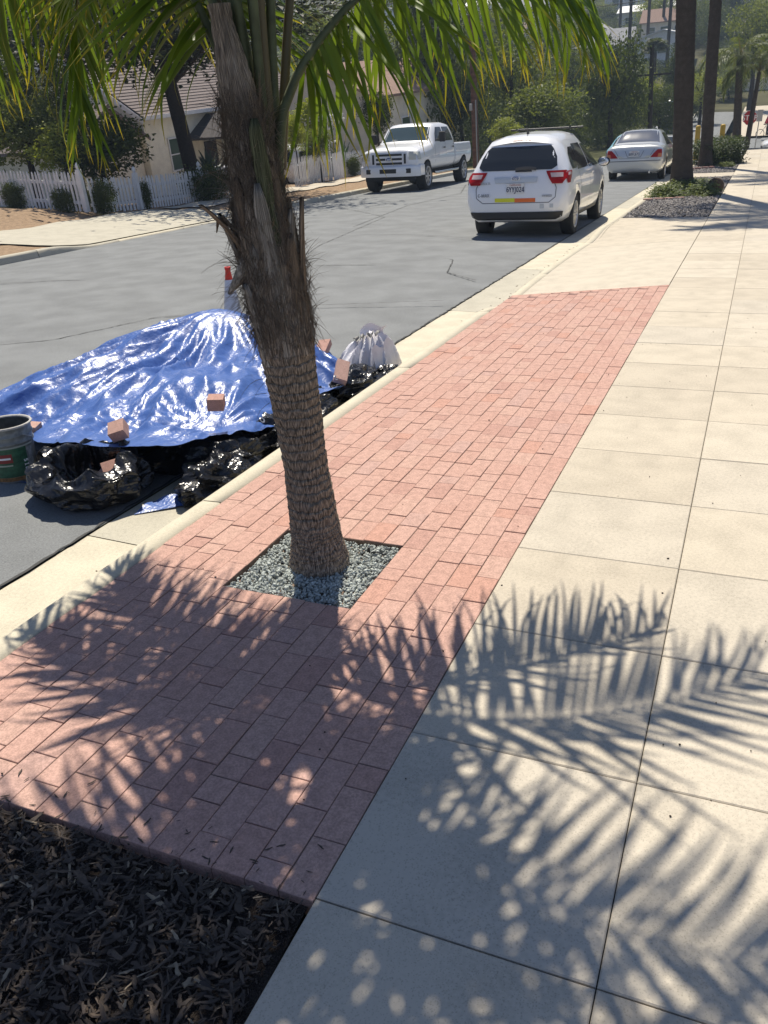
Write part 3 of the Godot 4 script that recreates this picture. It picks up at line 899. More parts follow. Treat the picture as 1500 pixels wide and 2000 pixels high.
func plastic_blob(parent: Node3D, called: String, c: Vector3, r: Vector3, sd: int, amp: float, m: Material, yaw := 0.0):
	var n := crumple(sd, 1.5)
	var n2 := crumple(sd + 1, 4.0)
	return part(parent, called, facet_mesh(100, 52, func(s: float, t: float):
		var a: float = s * TAU
		var e: float = (t - 0.5) * PI
		var d := Vector3(cos(e) * cos(a), sin(e), cos(e) * sin(a))
		var q := 1.0 + amp * (0.35 - 1.1 * absf(n.get_noise_3dv(d * 0.62))) + amp * 0.2 * (0.3 - absf(n2.get_noise_3dv(d * 0.6))) + amp * 0.04 * (0.3 - absf(n2.get_noise_3dv(d * 1.9)))
		var p := Vector3(d.x * r.x, d.y * r.y, d.z * r.z) * q
		p.y = maxf(p.y, -r.y * 0.55 + 0.01 * d.x)
		return c + p.rotated(Vector3.UP, yaw), sd, 0.22), m)
func build_debris():
	var tarp_m := mat(Color(0.06, 0.13, 0.38), 0.36, M.tex.fine, 1.5, noise_tex(33, 0.02, 3, 512, 512, 0.0, 1.0), 0.35, 0.5)
	var bag_m := mat(Color(0.010, 0.010, 0.011), 0.24, null, 1.0, noise_tex(35, 0.012, 3, 512, 512, 0.0, 1.0, FastNoiseLite.TYPE_SIMPLEX), 0.5, 0.5)
	bag_m.uv1_scale = Vector3.ONE * 2.2
	tarp_m.uv1_scale = Vector3.ONE * 2.6
	M.bag = bag_m; M.tarp = tarp_m
	var tp := thing("blue_tarp", "crumpled shiny blue plastic tarp draped over the rubble heap in the gutter", "tarp", plane_xf)
	var N := [Vector3(-5.05, -0.13, -3.95), Vector3(-4.62, -0.02, -3.98), Vector3(-4.2, 0.02, -3.82), Vector3(-3.72, 0.10, -3.62), Vector3(-3.28, 0.16, -3.55), Vector3(-2.95, 0.14, -3.70), Vector3(-2.74, 0.10, -4.10), Vector3(-2.70, 0.03, -4.5), Vector3(-2.70, 0.07, -4.95), Vector3(-2.68, 0.02, -5.42)]
	var F := [Vector3(-5.40, -0.12, -4.5), Vector3(-5.35, -0.09, -5.15), Vector3(-5.22, -0.06, -5.8), Vector3(-4.95, -0.05, -6.3), Vector3(-4.6, -0.04, -6.7), Vector3(-4.2, -0.04, -6.9), Vector3(-3.8, -0.04, -6.8), Vector3(-3.5, -0.03, -6.55), Vector3(-3.25, 0.02, -6.3), Vector3(-3.0, 0.06, -6.0)]
	var n1 := crumple(3, 0.9)
	var n2 := crumple(5, 3.2)
	var n3 := FastNoiseLite.new()
	n3.seed = 6; n3.frequency = 2.2
	part(tp, "sheet", grid_mesh(190, 150, func(s: float, t: float):
		var a := lerp_line(N, s)
		var b := lerp_line(F, s)
		var p := a.lerp(b, t)
		var k := smoothstep(0.0, 0.13, t) * smoothstep(1.0, 0.86, t)
		var u := p.x
		var v := -p.z
		var h := lerpf(p.y, maxf(mound(u, v), p.y), k)
		# folds fan out from the highest point
		var d := Vector2(u + 4.05, v - 6.1)
		var ang := atan2(d.y, d.x)
		var rl := d.length()
		var fan := (0.35 - absf(n1.get_noise_2d(ang * 3.2 + 0.4 * n3.get_noise_2d(u * 0.4, v * 0.4), rl * 0.55))) * 0.085 * smoothstep(0.1, 0.8, rl) + 0.011 * (0.3 - absf(n1.get_noise_2d(ang * 11.0, rl * 1.1 + 9.0))) * smoothstep(0.2, 0.9, rl)
		var e := Vector2(u + 2.95, v - 4.15)
		var fan2 := (0.35 - absf(n1.get_noise_2d(atan2(e.y, e.x) * 2.6 + 40.0, e.length() * 0.6))) * 0.06 * exp(-e.length() * 1.1) * smoothstep(0.05, 0.3, e.length())
		var wr := fan + fan2 + 0.03 * (0.3 - absf(n2.get_noise_2d(u * 0.45, v * 0.45))) + 0.006 * (0.3 - absf(n2.get_noise_2d(u * 1.8 + 7.0, v * 1.8)))
		h += wr * smoothstep(0.0, 0.05, s) * (0.35 + 0.65 * k)
		var hem := 0.035 * sin(s * 61.0 + 2.0 * sin(s * 17.0)) * (1.0 - smoothstep(0.0, 0.1, t))
		return Vector3(u + hem * 0.6, maxf(h + hem * 0.5, -0.135), -v + hem), true), tarp_m)
	for g in [[-2.715, 5.37], [-2.745, 4.35]]:
		var st := st_new()
		lathe(st, [Vector2(0.011, 0.0), Vector2(0.019, 0.004), Vector2(0.021, 0.0)], 16)
		part(tp, "eyelet", done(st), M.alloy, Transform3D(Basis(Vector3(0, 0, 1), -0.9), pl(g[0], g[1], 0.085)))
	var fl := thing("black_plastic_flap", "thin black plastic flap sticking out behind the blue tarp", "plastic sheet", plane_xf)
	part(fl, "sheet", grid_mesh(10, 6, func(s: float, t: float): return pl(-5.05 - 0.30 * s, 6.30 + 0.30 * s + 0.26 * (t - 0.5) * (1.0 - s * 0.8), 0.02 + 0.03 * s - 0.08 * t * t + 0.012 * sin(s * 9.0)), true), bag_m)
	var sc := thing("blue_tarp_corner", "loose pale blue tarp corner lying in the gutter beside the open black bag", "tarp", plane_xf)
	part(sc, "sheet", grid_mesh(20, 8, func(s: float, t: float): return pl(-2.98 + 0.36 * s, 3.30 + 0.34 * s + 0.16 * t, -0.143 + 0.035 * absf(sin(s * 8.0 + t * 3.0)) * t), true), tarp_m)
	var sc2 := thing("blue_tarp_scrap", "small blue tarp scrap lying on the asphalt next to the grey bucket", "tarp", plane_xf)
	part(sc2, "sheet", grid_mesh(14, 6, func(s: float, t: float): return pl(-4.02 + 0.34 * s, 3.43 + 0.05 * s + 0.10 * t, -0.128 + 0.016 * absf(sin(s * 6.0 + t * 4.0))), true), tarp_m)
	# black bags
	var spots := [["bulging black plastic bag under the tarp edge beside the kerb", -2.86, 4.02, 0.26, 0.14, 0.27], ["slack black plastic bag pressed against the kerb behind the palm trunk", -2.82, 4.50, 0.22, 0.14, 0.30], ["black plastic bag under the tarp beside the brass eyelet", -2.84, 5.05, 0.21, 0.14, 0.30], ["crumpled black plastic bag below the tilted brick near the white sack", -2.74, 5.72, 0.20, 0.14, 0.27],
		["black plastic bag between the grey bucket and the open bag", -3.80, 3.72, 0.20, 0.13, 0.18], ["torn black plastic bag hidden in shade under the tarp hem", -3.30, 4.04, 0.30, 0.14, 0.26], ["twisted black bag end poking over the kerb beside the white sack", -2.60, 6.08, 0.13, 0.09, 0.20], ["long black plastic bag lying along the gutter below the tarp", -2.72, 3.72, 0.17, 0.13, 0.26]]
	for i in spots.size():
		var q: Array = spots[i]
		var t := thing("trash_bag", q[0], "trash bag", plane_xf, "black bags under the tarp")
		plastic_blob(t, "bag", pl(q[1], q[2], -0.15 + q[4] * 0.55), Vector3(q[3], q[4], q[5]), 100 + i * 3, 0.42, bag_m)
		if i == 6:     # gathered pleats
			part(t, "pleats", grid_mesh(40, 10, func(s: float, tt: float):
				var a: float = s * TAU
				var r: float = 0.03 + 0.11 * tt + 0.012 * sin(a * 11.0) * tt
				return pl(q[1] + 0.05 + r * cos(a), q[2] - 0.10 + r * 0.8 * sin(a), -0.15 + q[4] * 1.42 - 0.11 * tt * tt + 0.02 * sin(a * 7.0) * tt), true), bag_m)
	var ob := thing("open_trash_bag", "open black plastic bag with a gaping crumpled mouth holding broken bricks", "trash bag", plane_xf)
	var cn := crumple(61, 1.15)
	var cn2 := crumple(62, 4.5)
	var bprf := [Vector2(0.0, 0.0), Vector2(0.20, 0.0), Vector2(0.31, 0.04), Vector2(0.35, 0.11), Vector2(0.335, 0.19), Vector2(0.285, 0.245), Vector2(0.245, 0.25), Vector2(0.22, 0.21), Vector2(0.235, 0.13), Vector2(0.18, 0.07), Vector2(0.0, 0.06)]
	var obc := pl(-3.38, 3.44, -0.14)
	part(ob, "bag", facet_mesh(120, 76, func(s: float, t: float):
		var a: float = s * TAU
		var x: float = t * (bprf.size() - 1)
		var i := mini(int(x), bprf.size() - 2)
		var p: Vector2 = bprf[i].cubic_interpolate(bprf[i + 1], bprf[maxi(i - 1, 0)], bprf[mini(i + 2, bprf.size() - 1)], x - i)
		var d := Vector3(cos(a) * 0.8, p.y * 2.5 + t, sin(a) * 0.8)
		var amp := smoothstep(0.02, 0.2, t)
		var q := (0.35 - absf(cn.get_noise_3dv(d))) * 0.085 * amp + (0.3 - absf(cn2.get_noise_3dv(d * 0.7))) * 0.03 * amp
		var yy := p.y + (0.35 - absf(cn.get_noise_3dv(d * 1.1 + Vector3(5, 0, 0)))) * 0.10 * smoothstep(0.25, 0.55, t) * smoothstep(1.0, 0.7, t) - 0.05 * maxf(0.0, sin(a - 0.5)) * smoothstep(0.3, 0.55, t) * smoothstep(0.95, 0.7, t)
		return obc + Vector3((p.x + q) * cos(a) * 1.02, maxf(yy, 0.0), (p.x + q) * sin(a) * 0.86), 9, 0.22), bag_m)
	var brick_m := box_mesh(Vector3(0.098, 0.056, 0.196), 0.002)
	var hb := box_mesh(Vector3(0.098, 0.075, 0.10), 0.002)
	for b in [["brick half standing on the tarp above the black bags", pl(-2.90, 4.10, 0.265), Vector3(0.10, 0.45, -0.05), hb, 4], ["brick tilted corner up on the tarp hem above the open bag", pl(-3.30, 3.66, 0.20), Vector3(0.5, 0.6, 0.3), hb, 0], ["brick holding the tarp down behind the bucket rim", pl(-4.30, 3.90, 0.055), Vector3(0.1, 1.9, 0.1), brick_m, 1],
			["brick leaning on the tarp corner beside the white sack", pl(-2.72, 5.48, 0.10), Vector3(0.55, 0.25, -0.45), brick_m, 5], ["broken brick lying inside the open black bag", pl(-3.22, 3.46, 0.03), Vector3(0.7, 0.9, 0.2), hb, 6], ["dark broken brick deep in the open black bag", pl(-3.34, 3.56, -0.03), Vector3(0.2, 0.2, 0.5), hb, 4],
			["brick weighing down the tarp edge next to the white sack top", pl(-3.14, 6.02, 0.13), Vector3(0.3, 0.2, 0.1), brick_m, 4]]:
		var t := thing("loose_brick", b[0], "brick", plane_xf, "loose bricks on the heap")
		part(t, "brick", b[3], M.bricks[b[4]], Transform3D(Basis.from_euler(b[2]), b[1]))
	# white sack
	var ws := thing("white_sack", "white woven plastic sack slumped at the end of the heap with a grey printed band", "sack", plane_xf)
	var sack_m := mat(Color(0.72, 0.71, 0.74), 0.55, M.tex.fine, 3.0)
	var sn := crumple(151, 1.3)
	var sack_f := func(s: float, t: float):
		var a: float = s * TAU
		var q := 0.35 - absf(sn.get_noise_2d(cos(a) * 1.6 + 3.0, sin(a) * 1.6 + t * 0.35))
		var rr := pow(t, 0.75) * (1.0 + 0.22 * q * t)
		var y := 0.30 * (1.0 - pow(t, 2.4)) + 0.07 * q * sin(t * PI) + 0.06 * cos(a + 0.6) * (1.0 - t)
		return pl(-2.90 + 0.25 * rr * cos(a) + 0.04 * (1.0 - t), 6.34 + 0.44 * rr * sin(a), -0.14 + maxf(y, 0.0))
	part(ws, "sack", facet_mesh(90, 40, sack_f, 12, 0.2), sack_m)
	part(ws, "torn_flap", grid_mesh(12, 12, func(s: float, t: float): return pl(-2.96 + 0.17 * s + 0.03 * t + 0.02 * sin(t * 7.0), 6.36 + 0.10 * s, 0.09 + 0.16 * t + 0.02 * sin(s * 6.0)), true), sack_m)
	part(ws, "torn_flap", grid_mesh(12, 12, func(s: float, t: float): return pl(-2.72 + 0.05 * t, 6.05 + 0.45 * s, 0.13 - 0.26 * t + 0.025 * sin(s * 11.0)), true), sack_m)
	part(ws, "printed_band", grid_mesh(30, 5, func(s: float, t: float): return sack_f.call(lerpf(0.60, 1.0, s), lerpf(0.17, 0.27, t)) + Vector3(cos(lerpf(0.60, 1.0, s) * TAU) * 0.022, 0.026, -sin(lerpf(0.60, 1.0, s) * TAU) * 0.022), true), mat(Color(0.12, 0.12, 0.125), 0.5, M.tex.grit, 9.0))
	# bucket
	var bk := thing("bucket", "grey plastic bucket with a green label and white dried paint on its rim", "bucket", plane_xf * Transform3D(Basis.IDENTITY, pl(-4.05, 3.53, -0.135)))
	var grey := mat(Color(0.26, 0.28, 0.275), 0.5, M.tex.broad, 4.0)
	var st := st_new()
	lathe(st, [Vector2(0.0, 0.0), Vector2(0.128, 0.0), Vector2(0.131, 0.006), Vector2(0.142, 0.255), Vector2(0.149, 0.258), Vector2(0.149, 0.264), Vector2(0.143, 0.268), Vector2(0.144, 0.298), Vector2(0.151, 0.301), Vector2(0.151, 0.307), Vector2(0.145, 0.311), Vector2(0.147, 0.352), Vector2(0.156, 0.356)], 56)
	part(bk, "body", done(st), grey)
	st = st_new()
	lathe(st, [Vector2(0.1435, 0.352), Vector2(0.139, 0.2), Vector2(0.125, 0.01), Vector2(0.0, 0.008)], 48)
	part(bk, "inside", done(st), mat(Color(0.10, 0.105, 0.095), 0.7, M.tex.broad, 3.0))
	st = st_new()
	lathe(st, [Vector2(0.1565, 0.354), Vector2(0.159, 0.361), Vector2(0.155, 0.368), Vector2(0.147, 0.367), Vector2(0.143, 0.358)], 56)
	part(bk, "rim", done(st), mat(Color(0.62, 0.60, 0.55), 0.7, M.tex.grit, 6.0))
	var lab := func(a0: float, a1: float, y0: float, y1: float, off: float, m: Material, called: String):
		var s := st_new()
		var rr := func(y): return 0.131 + (0.142 - 0.131) * (y - 0.006) / 0.249 + off
		lathe(s, [Vector2(rr.call(y0), y0), Vector2(rr.call((y0 + y1) / 2), (y0 + y1) / 2), Vector2(rr.call(y1), y1)], 20, Transform3D.IDENTITY, deg_to_rad(a0), deg_to_rad(a1))
		part(bk, called, done(s), m)
	lab.call(5, 120, 0.055, 0.235, 0.0015, mat(Color(0.03, 0.13, 0.065), 0.5, M.tex.broad, 5.0), "label")
	lab.call(-15, 4.5, 0.06, 0.225, 0.0018, mat(Color(0.30, 0.31, 0.31), 0.6, M.tex.broad, 5.0), "label_panel")
	lab.call(-20, 120, 0.236, 0.246, 0.0018, mat(Color(0.30, 0.32, 0.28), 0.6), "label_stripe")
	lab.call(-30, 120, 0.03, 0.054, 0.0018, mat(Color(0.33, 0.17, 0.06), 0.7, M.tex.broad, 9.0), "label_stripe")
	lab.call(42, 86, 0.15, 0.205, 0.004, mat(Color(0.22, 0.02, 0.02), 0.5), "label_emblem")
	lab.call(46, 82, 0.172, 0.184, 0.006, M.letter_white, "label_script")
	lab.call(44, 90, 0.128, 0.138, 0.004, mat(Color(0.3, 0.36, 0.28), 0.6), "label_caption")
	for i in 4:
		var an := deg_to_rad(11.0)
		var y := 0.148 - i * 0.026
		var rr := 0.131 + 0.011 * (y - 0.006) / 0.249 + 0.003
		part(bk, "letter", text_mesh("SIDE"[i], 0.026, 0.002), M.letter_white, Transform3D(Basis(Vector3.UP, PI / 2 - an) * Basis(Vector3.BACK, -PI / 2), Vector3(rr * cos(an), y, rr * sin(an))))
	var hp := []
	for i in 25:
		var a := PI * i / 24.0
		hp.append(Vector3(0.162 * cos(a), 0.315 - 0.16 * sin(a) * 0.55, 0.03 - 0.172 * sin(a)))
	var hr := []
	hr.resize(25); hr.fill(0.003)
	part(bk, "handle", tube_mesh(hp, hr, 6), M.galv)
	# cone
	var cone := thing("traffic_cone", "red orange traffic cone with white reflective sleeve standing behind the tarp", "traffic cone", plane_xf * Transform3D(Basis.IDENTITY, pl(-5.12, 7.78, -0.088)) * Transform3D(Basis.IDENTITY.scaled(Vector3.ONE * 0.84), Vector3.ZERO))
	part(cone, "base", box_mesh(Vector3(0.36, 0.035, 0.36), 0.01, Vector3(0, 0.018, 0)), M.rubber)
	st = st_new()
	lathe(st, [Vector2(0.135, 0.035), Vector2(0.125, 0.06), Vector2(0.032, 0.66), Vector2(0.038, 0.665), Vector2(0.038, 0.70), Vector2(0.03, 0.703), Vector2(0.026, 0.66)], 32)
	part(cone, "cone", done(st), mat(Color(0.72, 0.035, 0.02), 0.45))
	st = st_new()
	lathe(st, [Vector2(0.1165, 0.13), Vector2(0.0535, 0.545)], 32)
	part(cone, "sleeve", done(st), mat(Color(0.62, 0.62, 0.66), 0.4))

# ---------- vehicles: lofted bodies, local frame x right, y up, +z = rear
# station: [z, bottom, sill half width, widest half width, belt y, belt half width, roof-edge y, roof-edge half width, centre top y]
class Body:
	var S := []
	var ym := 0.62
	func sample(z: float) -> Array:
		if z >= S[0][0]: return S[0]
		for i in S.size() - 1:
			if z <= S[i][0] and z >= S[i + 1][0]:
				var t: float = (S[i][0] - z) / maxf(S[i][0] - S[i + 1][0], 0.0001)
				var o := []
				var A: Array = S[maxi(i - 1, 0)]
				var D: Array = S[mini(i + 2, S.size() - 1)]
				for k in S[i].size():
					if k == 0: o.append(z)
					else:
						var lin: float = lerpf(S[i][k], S[i + 1][k], t)
						var cub: float = cubic_interpolate(S[i][k], S[i + 1][k], A[k], D[k], t)
						o.append(lerpf(lin, cub, 0.55))
				return o
		return S[-1]
	func ring(z: float) -> Array:
		var a := sample(z)
		var bm: float = minf(ym, (a[1] + a[4]) * 0.5)
		var P := [Vector2(0, a[1]), Vector2(a[2] * 0.86, a[1]), Vector2(a[2], a[1] + 0.07), Vector2(a[3] * 0.5 + a[2] * 0.5 + 0.012, (a[1] + 0.07 + bm) * 0.5), Vector2(a[3], bm), Vector2(lerpf(a[3], a[5], 0.5) + 0.012, lerpf(bm, a[4], 0.55)), Vector2(a[5], a[4])]
		var b := Vector2(a[5], a[4])
		var c := Vector2(a[7], a[6])
		for q in [0.33, 0.66]: P.append(b.lerp(c, q) + Vector2(0.022 * sin(q * PI) * minf(1.0, (a[6] - a[4]) * 3.0), 0))
		P.append(c)
		P.append(Vector2(a[7] * 0.86, lerpf(a[6], a[8], 0.62)))
		P.append(Vector2(a[7] * 0.55, lerpf(a[6], a[8], 0.90)))
		P.append(Vector2(0, a[8]))
		return P
	func side_x(z: float, y: float) -> float:
		var P := ring(z)
		var best := -1.0
		for i in P.size() - 1:
			var p: Vector2 = P[i]
			var q: Vector2 = P[i + 1]
			if (y >= p.y and y <= q.y) or (y <= p.y and y >= q.y):
				var t := 0.5 if absf(q.y - p.y) < 0.0001 else (y - p.y) / (q.y - p.y)
				best = maxf(best, lerpf(p.x, q.x, t))
		return best
	func end_z(x: float, y: float, rear: bool) -> float:
		var z0: float = S[0][0]
		var z1: float = S[-1][0]
		var n := 260
		for i in n + 1:
			var z: float = lerpf(z0, z1, float(i) / n) if rear else lerpf(z1, z0, float(i) / n)
			if side_x(z, y) >= absf(x) - 0.0005:
				if i == 0: return z
				var a: float = lerpf(z0, z1, float(i - 1) / n) if rear else lerpf(z1, z0, float(i - 1) / n)
				for j in 9:
					var mid := (a + z) * 0.5
					if side_x(mid, y) >= absf(x) - 0.0005: z = mid
					else: a = mid
				return z
		return 0.0
	func top_y(x: float, z: float) -> float:
		var P := ring(z)
		var best := 0.0
		for i in P.size() - 1:
			var p: Vector2 = P[i]
			var q: Vector2 = P[i + 1]
			if absf(x) <= maxf(p.x, q.x) and absf(x) >= minf(p.x, q.x):
				var t := 0.0 if absf(q.x - p.x) < 0.0001 else (absf(x) - p.x) / (q.x - p.x)
				best = maxf(best, lerpf(p.y, q.y, t))
		return best

func body_mesh(B: Body, n := 70) -> ArrayMesh:
	var st := st_new()
	st.set_smooth_group(0)
	var z0: float = B.S[0][0]
	var z1: float = B.S[-1][0]
	var zs := []
	for i in n + 1: zs.append(lerpf(z0, z1, i / float(n)))
	var first := B.ring(z0)
	var m := first.size()
	var R := []
	for z in zs:
		var P := B.ring(z)
		var full := []
		for p in P: full.append(Vector3(p.x, p.y, z))
		for i in range(m - 2, 0, -1): full.append(Vector3(-P[i].x, P[i].y, z))
		R.append(full)
	var k := R[0].size() as int
	for ring in R:
		for p in ring:
			st.set_uv(Vector2.ZERO); st.add_vertex(p)
	for i in n:
		for j in k:
			var j2 := (j + 1) % k
			for q in [i * k + j, i * k + j2, (i + 1) * k + j2, i * k + j, (i + 1) * k + j2, (i + 1) * k + j]: st.add_index(q)
	for e in [0, n]:
		var c := Vector3.ZERO
		for p in R[e]: c += p
		c /= k
		st.set_uv(Vector2.ZERO); st.add_vertex(c)
		var ci := (n + 1) * k + (0 if e == 0 else 1)
		for j in k:
			var j2 := (j + 1) % k
			if e == 0:
				for q in [ci, e * k + j2, e * k + j]: st.add_index(q)
			else:
				for q in [ci, e * k + j, e * k + j2]: st.add_index(q)
	st.generate_normals()
	return st.commit()
func patch(B: Body, axis: String, rows: Array, off: float, nx := 10, sub := 4) -> ArrayMesh:
	# rows: [level, a, b]; axis "R"/"F": rows are y with x range; "+X"/"-X": y with z range; "T": rows are z with x range
	var fn := func(s: float, t: float):
		var x: float = t * (rows.size() - 1)
		var i := mini(int(x), rows.size() - 2)
		var f := x - i
		var lev: float = lerpf(rows[i][0], rows[i + 1][0], f)
		var a: float = lerpf(rows[i][1], rows[i + 1][1], f)
		var b: float = lerpf(rows[i][2], rows[i + 1][2], f)
		var q := lerpf(a, b, s)
		if axis == "R": return Vector3(q, lev, B.end_z(q, lev, true) + off)
		if axis == "F": return Vector3(q, lev, B.end_z(q, lev, false) - off)
		if axis == "+X": return Vector3(B.side_x(q, lev) + off, lev, q)
		if axis == "-X": return Vector3(-B.side_x(q, lev) - off, lev, q)
		return Vector3(q, B.top_y(q, lev) + off, lev)
	return grid_mesh(nx, (rows.size() - 1) * sub, fn)
func stripe(B: Body, axis: String, pts: Array, w: float, off: float) -> ArrayMesh:   # thin line on the body through 2D points
	var st := st_new()
	var pr := func(p: Vector2) -> Vector3:
		if axis == "R": return Vector3(p.x, p.y, B.end_z(p.x, p.y, true) + off)
		if axis == "F": return Vector3(p.x, p.y, B.end_z(p.x, p.y, false) - off)
		if axis == "+X": return Vector3(B.side_x(p.x, p.y) + off, p.y, p.x)
		return Vector3(-B.side_x(p.x, p.y) - off, p.y, p.x)
	for i in pts.size() - 1:
		for j in 4:
			var a: Vector2 = pts[i].lerp(pts[i + 1], j / 4.0)
			var b: Vector2 = pts[i].lerp(pts[i + 1], (j + 1) / 4.0)
			var n := (b - a).normalized().orthogonal() * w * 0.5
			quad(st, pr.call(a + n), pr.call(b + n), pr.call(b - n), pr.call(a - n))
	return done(st)
func wheel(parent: Node3D, r: float, w: float, c: Vector3, side: float, spokes: int, rim_m: Material):
	var t := Node3D.new()
	t.name = "wheel"
	parent.add_child(t, true)
	t.transform = Transform3D(Basis(Vector3(0, 0, 1), -PI / 2 * side), c)   # local y -> outward
	var st := st_new()
	lathe(st, [Vector2(r * 0.62, -w / 2), Vector2(r * 0.95, -w / 2), Vector2(r, -w * 0.36), Vector2(r, w * 0.36), Vector2(r * 0.96, w / 2), Vector2(r * 0.72, w / 2 + 0.006), Vector2(r * 0.66, w * 0.42)], 36)
	part(t, "tyre", done(st), M.rubber)
	st = st_new()
	lathe(st, [Vector2(r * 0.66, w * 0.40), Vector2(r * 0.665, w * 0.50), Vector2(r * 0.62, w * 0.49), Vector2(r * 0.58, w * 0.2), Vector2(0.0, w * 0.1)], 36)
	part(t, "wheel_well", done(st), M.under)
	st = st_new()
	lathe(st, [Vector2(r * 0.67, w * 0.44), Vector2(r * 0.675, w * 0.515), Vector2(r * 0.61, w * 0.51), Vector2(r * 0.60, w * 0.4)], 36)
	lathe(st, [Vector2(r * 0.17, w * 0.35), Vector2(r * 0.16, w * 0.46), Vector2(0.0, w * 0.47)], 20)
	for i in spokes:
		var b := Basis(Vector3.UP, TAU * i / spokes)
		box(st, b * Vector3(r * 0.38, w * 0.43, 0), Vector3(r * 0.5, 0.02, r * (0.55 / spokes + 0.045)), b)
	part(t, "rim", done(st), rim_m)
func arched_body(parent: Node3D, B: Body, m: Material, axles: Array, r: float, hw: float):   # body with the wheel arches cut out
	var cs := CSGCombiner3D.new()
	cs.name = "body"
	parent.add_child(cs, true)
	var cm := CSGMesh3D.new()
	cm.name = "shell"; cm.mesh = body_mesh(B); cm.material = m
	cs.add_child(cm)
	for z in axles:
		for sd in [-1.0, 1.0]:
			var cy := CSGCylinder3D.new()
			cy.name = "arch"
			cy.radius = r; cy.height = 0.5; cy.sides = 32
			cy.operation = CSGShape3D.OPERATION_SUBTRACTION
			cy.material = M.under
			cy.transform = Transform3D(Basis(Vector3(0, 0, 1), PI / 2), Vector3(sd * (hw + 0.02), r * 0.9, z))
			cs.add_child(cy, true)
func flat(parent: Node3D, called: String, mesh: Mesh, m: Material, p: Vector3, yaw := 0.0, pitch := 0.0, scale := Vector3.ONE):
	return part(parent, called, mesh, m, Transform3D((Basis(Vector3.UP, yaw) * Basis(Vector3.RIGHT, pitch)).scaled_local(scale), p))
func oval(rx: float, ry: float, th: float) -> ArrayMesh:
	var st := st_new()
	lathe(st, [Vector2(1.0, 0.0), Vector2(0.97, 0.8), Vector2(0.9, 1.0), Vector2(0.0, 1.0)], 28, Transform3D(Basis(Vector3(1, 0, 0), PI / 2).scaled(Vector3(rx, ry, th)), Vector3.ZERO))
	return done(st)
func emblem(parent: Node3D, p: Vector3, w: float, yaw: float):
	var e := Node3D.new()
	e.name = "emblem"
	parent.add_child(e, true)
	e.transform = Transform3D(Basis(Vector3.UP, yaw), p)
	part(e, "bezel", oval(w, w * 0.42, 0.006), M.chrome)
	part(e, "oval", oval(w * 0.9, w * 0.34, 0.009), M.badge_blue)
	part(e, "script", text_mesh("Ford", w * 0.62, 0.003, "Droid Serif"), M.letter_white, Transform3D(Basis.IDENTITY, Vector3(0, 0, 0.0105)))
func plate(parent: Node3D, p: Vector3, text: String, pitch: float, head := true):
	var e := Node3D.new()
	e.name = "number_plate"
	parent.add_child(e, true)
	e.transform = Transform3D(Basis(Vector3.RIGHT, pitch), p)
	part(e, "plate", box_mesh(Vector3(0.31, 0.155, 0.006)), M.plate)
	part(e, "number", text_mesh(text, 0.078, 0.002, "Droid Sans"), M.letter_dark, Transform3D(Basis.IDENTITY.scaled(Vector3(0.78, 1, 1)), Vector3(0, -0.016, 0.0045)))
	if head: part(e, "state_name", text_mesh("California", 0.028, 0.002, "Droid Serif"), M.rose, Transform3D(Basis.IDENTITY, Vector3(0, 0.055, 0.0045)))

